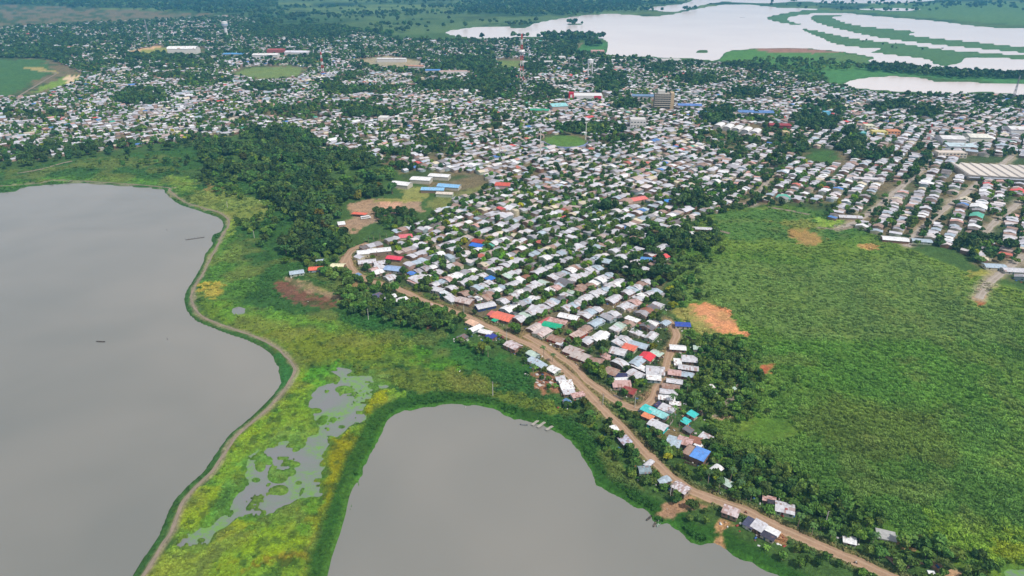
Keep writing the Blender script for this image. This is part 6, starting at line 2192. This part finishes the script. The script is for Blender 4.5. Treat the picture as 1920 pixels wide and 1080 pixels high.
# raft of fish-trap stakes on the left lake
x0_, y0_ = map(float, G(348, 450, 0))
x1_, y1_ = map(float, G(383, 445, 0))
x2_, y2_ = map(float, G(396, 443, 0))
raft = empty('fishing_raft', (x0_, y0_, 0), math.atan2(y1_ - y0_, x1_ - x0_))
Lr = math.hypot(x1_ - x0_, y1_ - y0_)
box_part('deck', raft, 0, Lr, -0.7, 0.7, 0.05, 0.35, (96, 88, 84))
for k in range(7):
    vv, ff = tube([(Lr * k / 6, 0.8, -1), (Lr * k / 6, 0.8, 1.5)], [0.12, 0.09], 5)
    mesh_obj('stake', vv, ff, m_bark, raft, [lin((90, 82, 76))] * len(ff))
tag(raft, 'long dark pole raft reaching from the bank into the left lake', 'raft')
for (u, v, lab) in [(313, 432, 'dark stake standing in the lake near the raft'), (314, 637, 'pale stake in the lake right of the dark canoe'), (873, 765, 'lone stake on the pond edge')]:
    x, y = map(float, G(u, v, 0))
    vv, ff = tube([(0, 0, -1), (0.1, 0, 1.6), (0.15, 0, 1.8)], [0.16, 0.13, 0.05], 6)
    o = mesh_obj('mooring_stake', vv, ff, m_bark, None, [lin((90, 84, 84) if 'dark' in lab else (200, 196, 190))] * len(ff))
    o.location = (x, y, 0)
    tag(o, lab, 'stake', 'stakes in the water')
# rickety jetties on the pond
for (ua, va, ub, vb, lab) in [(998, 797, 1016, 783, 'left plank jetty on the upper right pond bank'), (1008, 801, 1030, 786, 'middle plank jetty on the upper right pond bank'), (1024, 806, 1040, 797, 'right plank jetty on the upper right pond bank')]:
    xa, ya = map(float, G(ua, va, 0.8))
    xb, yb = map(float, G(ub, vb, 0.8))
    L_ = math.hypot(xb - xa, yb - ya)
    j = empty('jetty', (xa, ya, 0), math.atan2(yb - ya, xb - xa))
    nb_ = int(L_ / 0.9)
    vb_, fb_ = box_geo(-0.36, 0.36, -0.9, 0.9, 0.85, 0.93)
    pm = mesh_obj('plank', vb_, fb_, m_paint, j, [lin((176, 170, 160)) * ALB] * 6)
    pm.location = (0.4, 0, 0)
    for k in range(1, nb_):
        q = pm.copy()
        COL.objects.link(q)
        q.parent = j
        q.location = (0.4 + k * 0.9, random.uniform(-0.1, 0.1), random.uniform(-0.04, 0.04))
    for k in range(4):
        vv, ff = tube([(L_ * k / 3, 0.8, -1.2), (L_ * k / 3, 0.8, 1.5)], [0.1, 0.08], 5)
        mesh_obj('post', vv, ff, m_bark, j, [lin((160, 152, 140))] * len(ff))
    tag(j, lab, 'jetty')


def wheel(parent, x, y, z, r, w, spin='y'):
    V, Fq = [], []
    n = 12
    for i in range(n):
        a = 2 * math.pi * i / n
        for s in (-1, 1):
            V.append((x + r * math.cos(a), y + s * w / 2, z + r * math.sin(a)))
            V.append((x + r * 0.55 * math.cos(a), y + s * w / 2, z + r * 0.55 * math.sin(a)))
    for i in range(n):
        a, b_ = i * 4, ((i + 1) % n) * 4
        Fq += [(a, a + 2, b_ + 2, b_), (a, b_, b_ + 1, a + 1), (a + 2, a + 3, b_ + 3, b_ + 2), (a + 1, b_ + 1, b_ + 3, a + 3)]
    return mesh_obj('wheel', V, Fq, m_paint, parent, [lin((34, 34, 36))] * len(Fq))


def vehicle(u, v, rot, L, W, H, col, label, name, cat, cab=0.0):
    x, y = map(float, G(u, v, Z0))
    t = empty(name, (x, y, Z0 + 0.08), rot)
    prof = [(-L / 2, 0.45), (L / 2, 0.45), (L / 2, 0.45 + H * 0.5), (L / 2 - L * (0.06 + cab), 0.5 + H * 0.55), (L / 2 - L * (0.12 + cab * 1.5), 0.45 + H), (-L / 2 + 0.1, 0.45 + H), (-L / 2, 0.45 + H * 0.6)]
    V = [(p, -W / 2, q) for p, q in prof] + [(p, W / 2, q) for p, q in prof]
    n = len(prof)
    Fq = [tuple(range(n)), tuple(range(2 * n - 1, n - 1, -1))] + [(i, i + n, (i + 1) % n + n, (i + 1) % n) for i in range(n)]
    mesh_obj('body', V, Fq, m_paint, t, [lin(col) * ALB] * len(Fq))
    box_part('windscreen', t, L / 2 - L * (0.10 + cab * 1.3), L / 2 - L * (0.07 + cab * 1.2), -W * 0.42, W * 0.42, 0.5 + H * 0.56, 0.4 + H * 0.92, (40, 46, 54))
    for s in (-1, 1):
        a, b_ = sorted((s * W / 2, s * (W / 2 + 0.03)))
        box_part('side_window', t, -L * 0.42, L * 0.3, a, b_, 0.5 + H * 0.55, 0.38 + H * 0.85, (44, 50, 58))
        for q in (-0.3, 0.32):
            wheel(t, q * L, s * (W / 2 - 0.12), 0.42, 0.45, 0.28)
    return tag(t, label, cat)


vehicle(686, 410, R(22), 11, 2.6, 2.6, (232, 232, 234), 'white bus parked at the dirt sports ground', 'parked_bus', 'bus')
vehicle(902, 625, SE, 4.4, 1.8, 1.3, (90, 84, 86), 'dark car parked beside the white curved roof shack', 'parked_car', 'car', 0.12)
vehicle(941, 634, SE - R(5), 4.4, 1.8, 1.3, (120, 70, 62), 'dark red car at the lake side of the road', 'parked_car', 'car', 0.12)


def motorbike(u, v, rot, shirt, label, plabel):
    x, y = map(float, G(u, v, Z0 + 0.2))
    t = empty('motorbike', (x, y, Z0 + 0.1), rot)
    wheel(t, -0.62, 0, 0.3, 0.31, 0.12)
    wheel(t, 0.66, 0, 0.3, 0.31, 0.12)
    vv, ff = tube([(0, 0, 0.4), (0, 0, 0.62), (0, 0, 0.78)], [0.2, 0.26, 0.14], 6)
    vv = [(p[0] * 2.4, p[1] * 0.7, p[2]) for p in vv]
    mesh_obj('fuel_tank', vv, ff, m_paint, t, [lin((60, 30, 34))] * len(ff))
    box_part('seat', t, -0.6, 0.05, -0.14, 0.14, 0.74, 0.84, (26, 26, 28))
    box_part('handlebar', t, 0.42, 0.5, -0.36, 0.36, 0.98, 1.03, (60, 60, 64))
    box_part('fork', t, 0.5, 0.6, -0.08, 0.08, 0.3, 1.0, (90, 90, 94))
    tag(t, label, 'motorbike')
    me = bpy.data.meshes.new('person')
    pv = [(-0.2, 0, 0.92), (-0.14, 0, 1.12), (-0.06, 0, 1.36), (-0.02, 0, 1.5), (0.02, 0, 1.68),
          (0.0, 0.19, 1.36), (0.2, 0.26, 1.12), (0.42, 0.27, 1.06), (0.0, -0.19, 1.36), (0.2, -0.26, 1.12), (0.42, -0.27, 1.06),
          (-0.15, 0.12, 0.9), (0.22, 0.2, 0.82), (0.06, 0.2, 0.42), (0.18, 0.2, 0.36), (-0.15, -0.12, 0.9), (0.22, -0.2, 0.82), (0.06, -0.2, 0.42), (0.18, -0.2, 0.36)]
    pe = [(0, 1), (1, 2), (2, 3), (3, 4), (2, 5), (5, 6), (6, 7), (2, 8), (8, 9), (9, 10), (0, 11), (11, 12), (12, 13), (13, 14), (0, 15), (15, 16), (16, 17), (17, 18)]
    me.from_pydata(pv, pe, [])
    o = bpy.data.objects.new('person', me)
    COL.objects.link(o)
    o.location = (x, y, Z0 + 0.1)
    o.rotation_euler = (0, 0, rot)
    sk = o.modifiers.new('skin', 'SKIN')
    rad = [.14, .15, .16, .07, .12, .07, .055, .045, .07, .055, .045, .1, .08, .055, .05, .1, .08, .055, .05]
    for i, r in enumerate(rad):
        me.skin_vertices[0].data[i].radius = (r, r)
    me.skin_vertices[0].data[0].use_root = True
    ss_ = o.modifiers.new('smooth', 'SUBSURF')
    ss_.levels = ss_.render_levels = 1
    m, nt, b = new_mat('clothing', 0.9, 0.1)
    b.inputs['Base Color'].default_value = (*lin(shirt), 1)
    me.materials.append(m)
    tag(o, plabel, 'person')
    vv, ff = [], []
    bmx = bmesh.new()
    bmesh.ops.create_icosphere(bmx, subdivisions=1, radius=0.14)
    vv = [tuple(q.co) for q in bmx.verts]
    ff = [tuple(w.index for w in q.verts) for q in bmx.faces]
    bmx.free()
    h_ = mesh_obj('hair', vv, ff, m_paint, o, [lin((24, 20, 18))] * len(ff))
    h_.location = (0.0, 0, 1.76)


motorbike(1604, 1056, ang_of(ROAD_LAKE, *map(float, G(1604, 1056))), (226, 226, 226), 'dark motorbike riding down the lower lakeside road', 'person in white shirt riding a motorbike on the lower road')
motorbike(1398, 962, ang_of(ROAD_LAKE, *map(float, G(1398, 962))) + math.pi, (150, 60, 56), 'motorbike passing the navy roofed roadside house', 'person in dark red riding past the navy roofed house')

# egrets in the meadows
for (u, v, lab) in [(487, 377, 'white egret in the yellowish meadow, left of the pair'), (508, 385, 'white egret in the yellowish meadow, right of the pair'), (467, 525, 'white egret in the meadow above the small pool'),
                    (578, 567, 'white egret on the red-brown plot'), (862, 698, 'white egret on the olive marsh above the pond')]:
    x, y = map(float, G(u, v, Z0))
    t = empty('egret', (x, y, Z0), random.uniform(0, 6))
    vv, ff = tube([(0, 0, 0), (0, 0, 0.15), (0, 0, 0.5), (0, 0, 0.75), (0, 0, 0.95)], [0.04, 0.24, 0.26, 0.16, 0.02], 7)
    vv = [(p[2] * 1.2 - 0.5 + p[0] * 0.5, p[1], 0.75 + p[0] + p[2] * 0.25) for p in vv]
    mesh_obj('body', vv, ff, m_paint, t, [lin((244, 244, 240)) * 0.9] * len(ff))
    vv, ff = tube([(0.5, 0, 0.9), (0.72, 0, 1.15), (0.62, 0, 1.4), (0.78, 0, 1.5), (1.0, 0, 1.46)], [0.09, 0.06, 0.05, 0.07, 0.01], 6)
    mesh_obj('neck_and_head', vv, ff, m_paint, t, [lin((244, 244, 240)) * 0.9] * len(ff))
    for s in (-0.08, 0.08):
        vv, ff = tube([(0.05, s, 0.0), (0.05, s, 0.8)], [0.03, 0.03], 4)
        mesh_obj('leg', vv, ff, m_paint, t, [lin((60, 56, 40))] * len(ff))
    tag(t, lab, 'egret', 'egrets in the meadow')

# heap of rubble and timber by the shacks; timber at the lower right
for (u0, v0, su_, sv_, n, lab) in [(1018, 715, 26, 16, 26, 'heap of broken brick and rubbish below the roadside shacks'), (1690, 1052, 24, 8, 14, 'pile of sawn timber and pinkish boards at the lower right')]:
    x, y = map(float, G(u0, v0, Z0))
    root = empty('rubble_heap' if 'rubbish' in lab else 'timber_pile', (x, y, Z0), SE)
    for k in range(n):
        u, v = u0 + random.gauss(0, su_ * 0.45), v0 + random.gauss(0, sv_ * 0.45)
        a, b_ = map(float, G(u, v, Z0))
        lx_, ly_ = (a - x) * math.cos(-SE) - (b_ - y) * math.sin(-SE), (a - x) * math.sin(-SE) + (b_ - y) * math.cos(-SE)
        if 'rubbish' in lab:
            sx_, sy_, sz_ = random.uniform(0.6, 1.6), random.uniform(0.5, 1.2), random.uniform(0.3, 0.9)
            c = random.choice([(150, 96, 74), (176, 150, 134), (110, 86, 72), (196, 190, 186)])
        else:
            sx_, sy_, sz_ = random.uniform(2, 4.5), random.uniform(0.3, 0.7), random.uniform(0.2, 0.5)
            c = random.choice([(206, 170, 150), (180, 140, 110), (196, 150, 150)])
        vv, ff = box_geo(-sx_, sx_, -sy_, sy_, -0.2, sz_)
        vv = [(p[0] * random.uniform(0.8, 1.1), p[1] * random.uniform(0.7, 1.1), p[2] * random.uniform(0.7, 1.2)) for p in vv]
        o = mesh_obj('rubble_block' if 'rubbish' in lab else 'board', vv, ff, m_paint, root, [lin(c) * ALB] * 6)
        o.location = (lx_, ly_, 0.0)
        o.rotation_euler = (0, 0, random.uniform(-0.6, 0.6))
    tag(root, lab, 'rubble heap' if 'rubbish' in lab else 'timber pile')
# concrete slab in the trees at the lower right
x, y = map(float, G(1661, 1004, Z0))
o = box_part('concrete_slab', None, -4.5, 4.5, -3.5, 3.5, -0.3, 0.5, (176, 176, 176), m_wall)
o.location = (x, y, Z0)
o.rotation_euler = (0, 0, R(-20))
tag(o, 'bare grey concrete slab among trees at the lower right', 'slab')

# small loose things in the yards: tubs, boards, sheets, sacks; nobody could count them
V, Q, FC = [], [], []
for h in HOUSES:
    if h[2] < 470:
        continue
    for k in range(7):
        an = random.uniform(0, 6.28)
        rr = random.uniform(4.2, 8.5)
        x, y = h[0].location.x + math.cos(an) * rr, h[0].location.y + math.sin(an) * rr
        if dall[gidx(x, y)] > -3 or min(float(ldist(L, np.array([x]), np.array([y]))[0]) for L in DR) < 3.2:
            continue
        sx_, sy_, sz_ = random.uniform(0.25, 1.0), random.uniform(0.2, 0.6), random.uniform(0.2, 1.0)
        r0 = random.uniform(0, 3.14)
        v, f = box_geo(-sx_, sx_, -sy_, sy_, 0, sz_)
        k0 = len(V)
        V += [(x + p[0] * math.cos(r0) - p[1] * math.sin(r0), y + p[0] * math.sin(r0) + p[1] * math.cos(r0), Z0 - 0.1 + p[2]) for p in v]
        Q += [tuple(i + k0 for i in q) for q in f]
        FC += [lin(random.choice([(220, 218, 214), (180, 150, 120), (110, 90, 76), (70, 110, 170), (190, 186, 180), (150, 70, 60), (60, 60, 64), (230, 230, 226)])) * 0.8] * 6
o = np_mesh('yard_clutter', V, Q, m_paint, face_cols=FC)
tag(o, 'scattered tubs, boards and sacks lying in the yards of the near houses', 'yard clutter', kind='stuff')
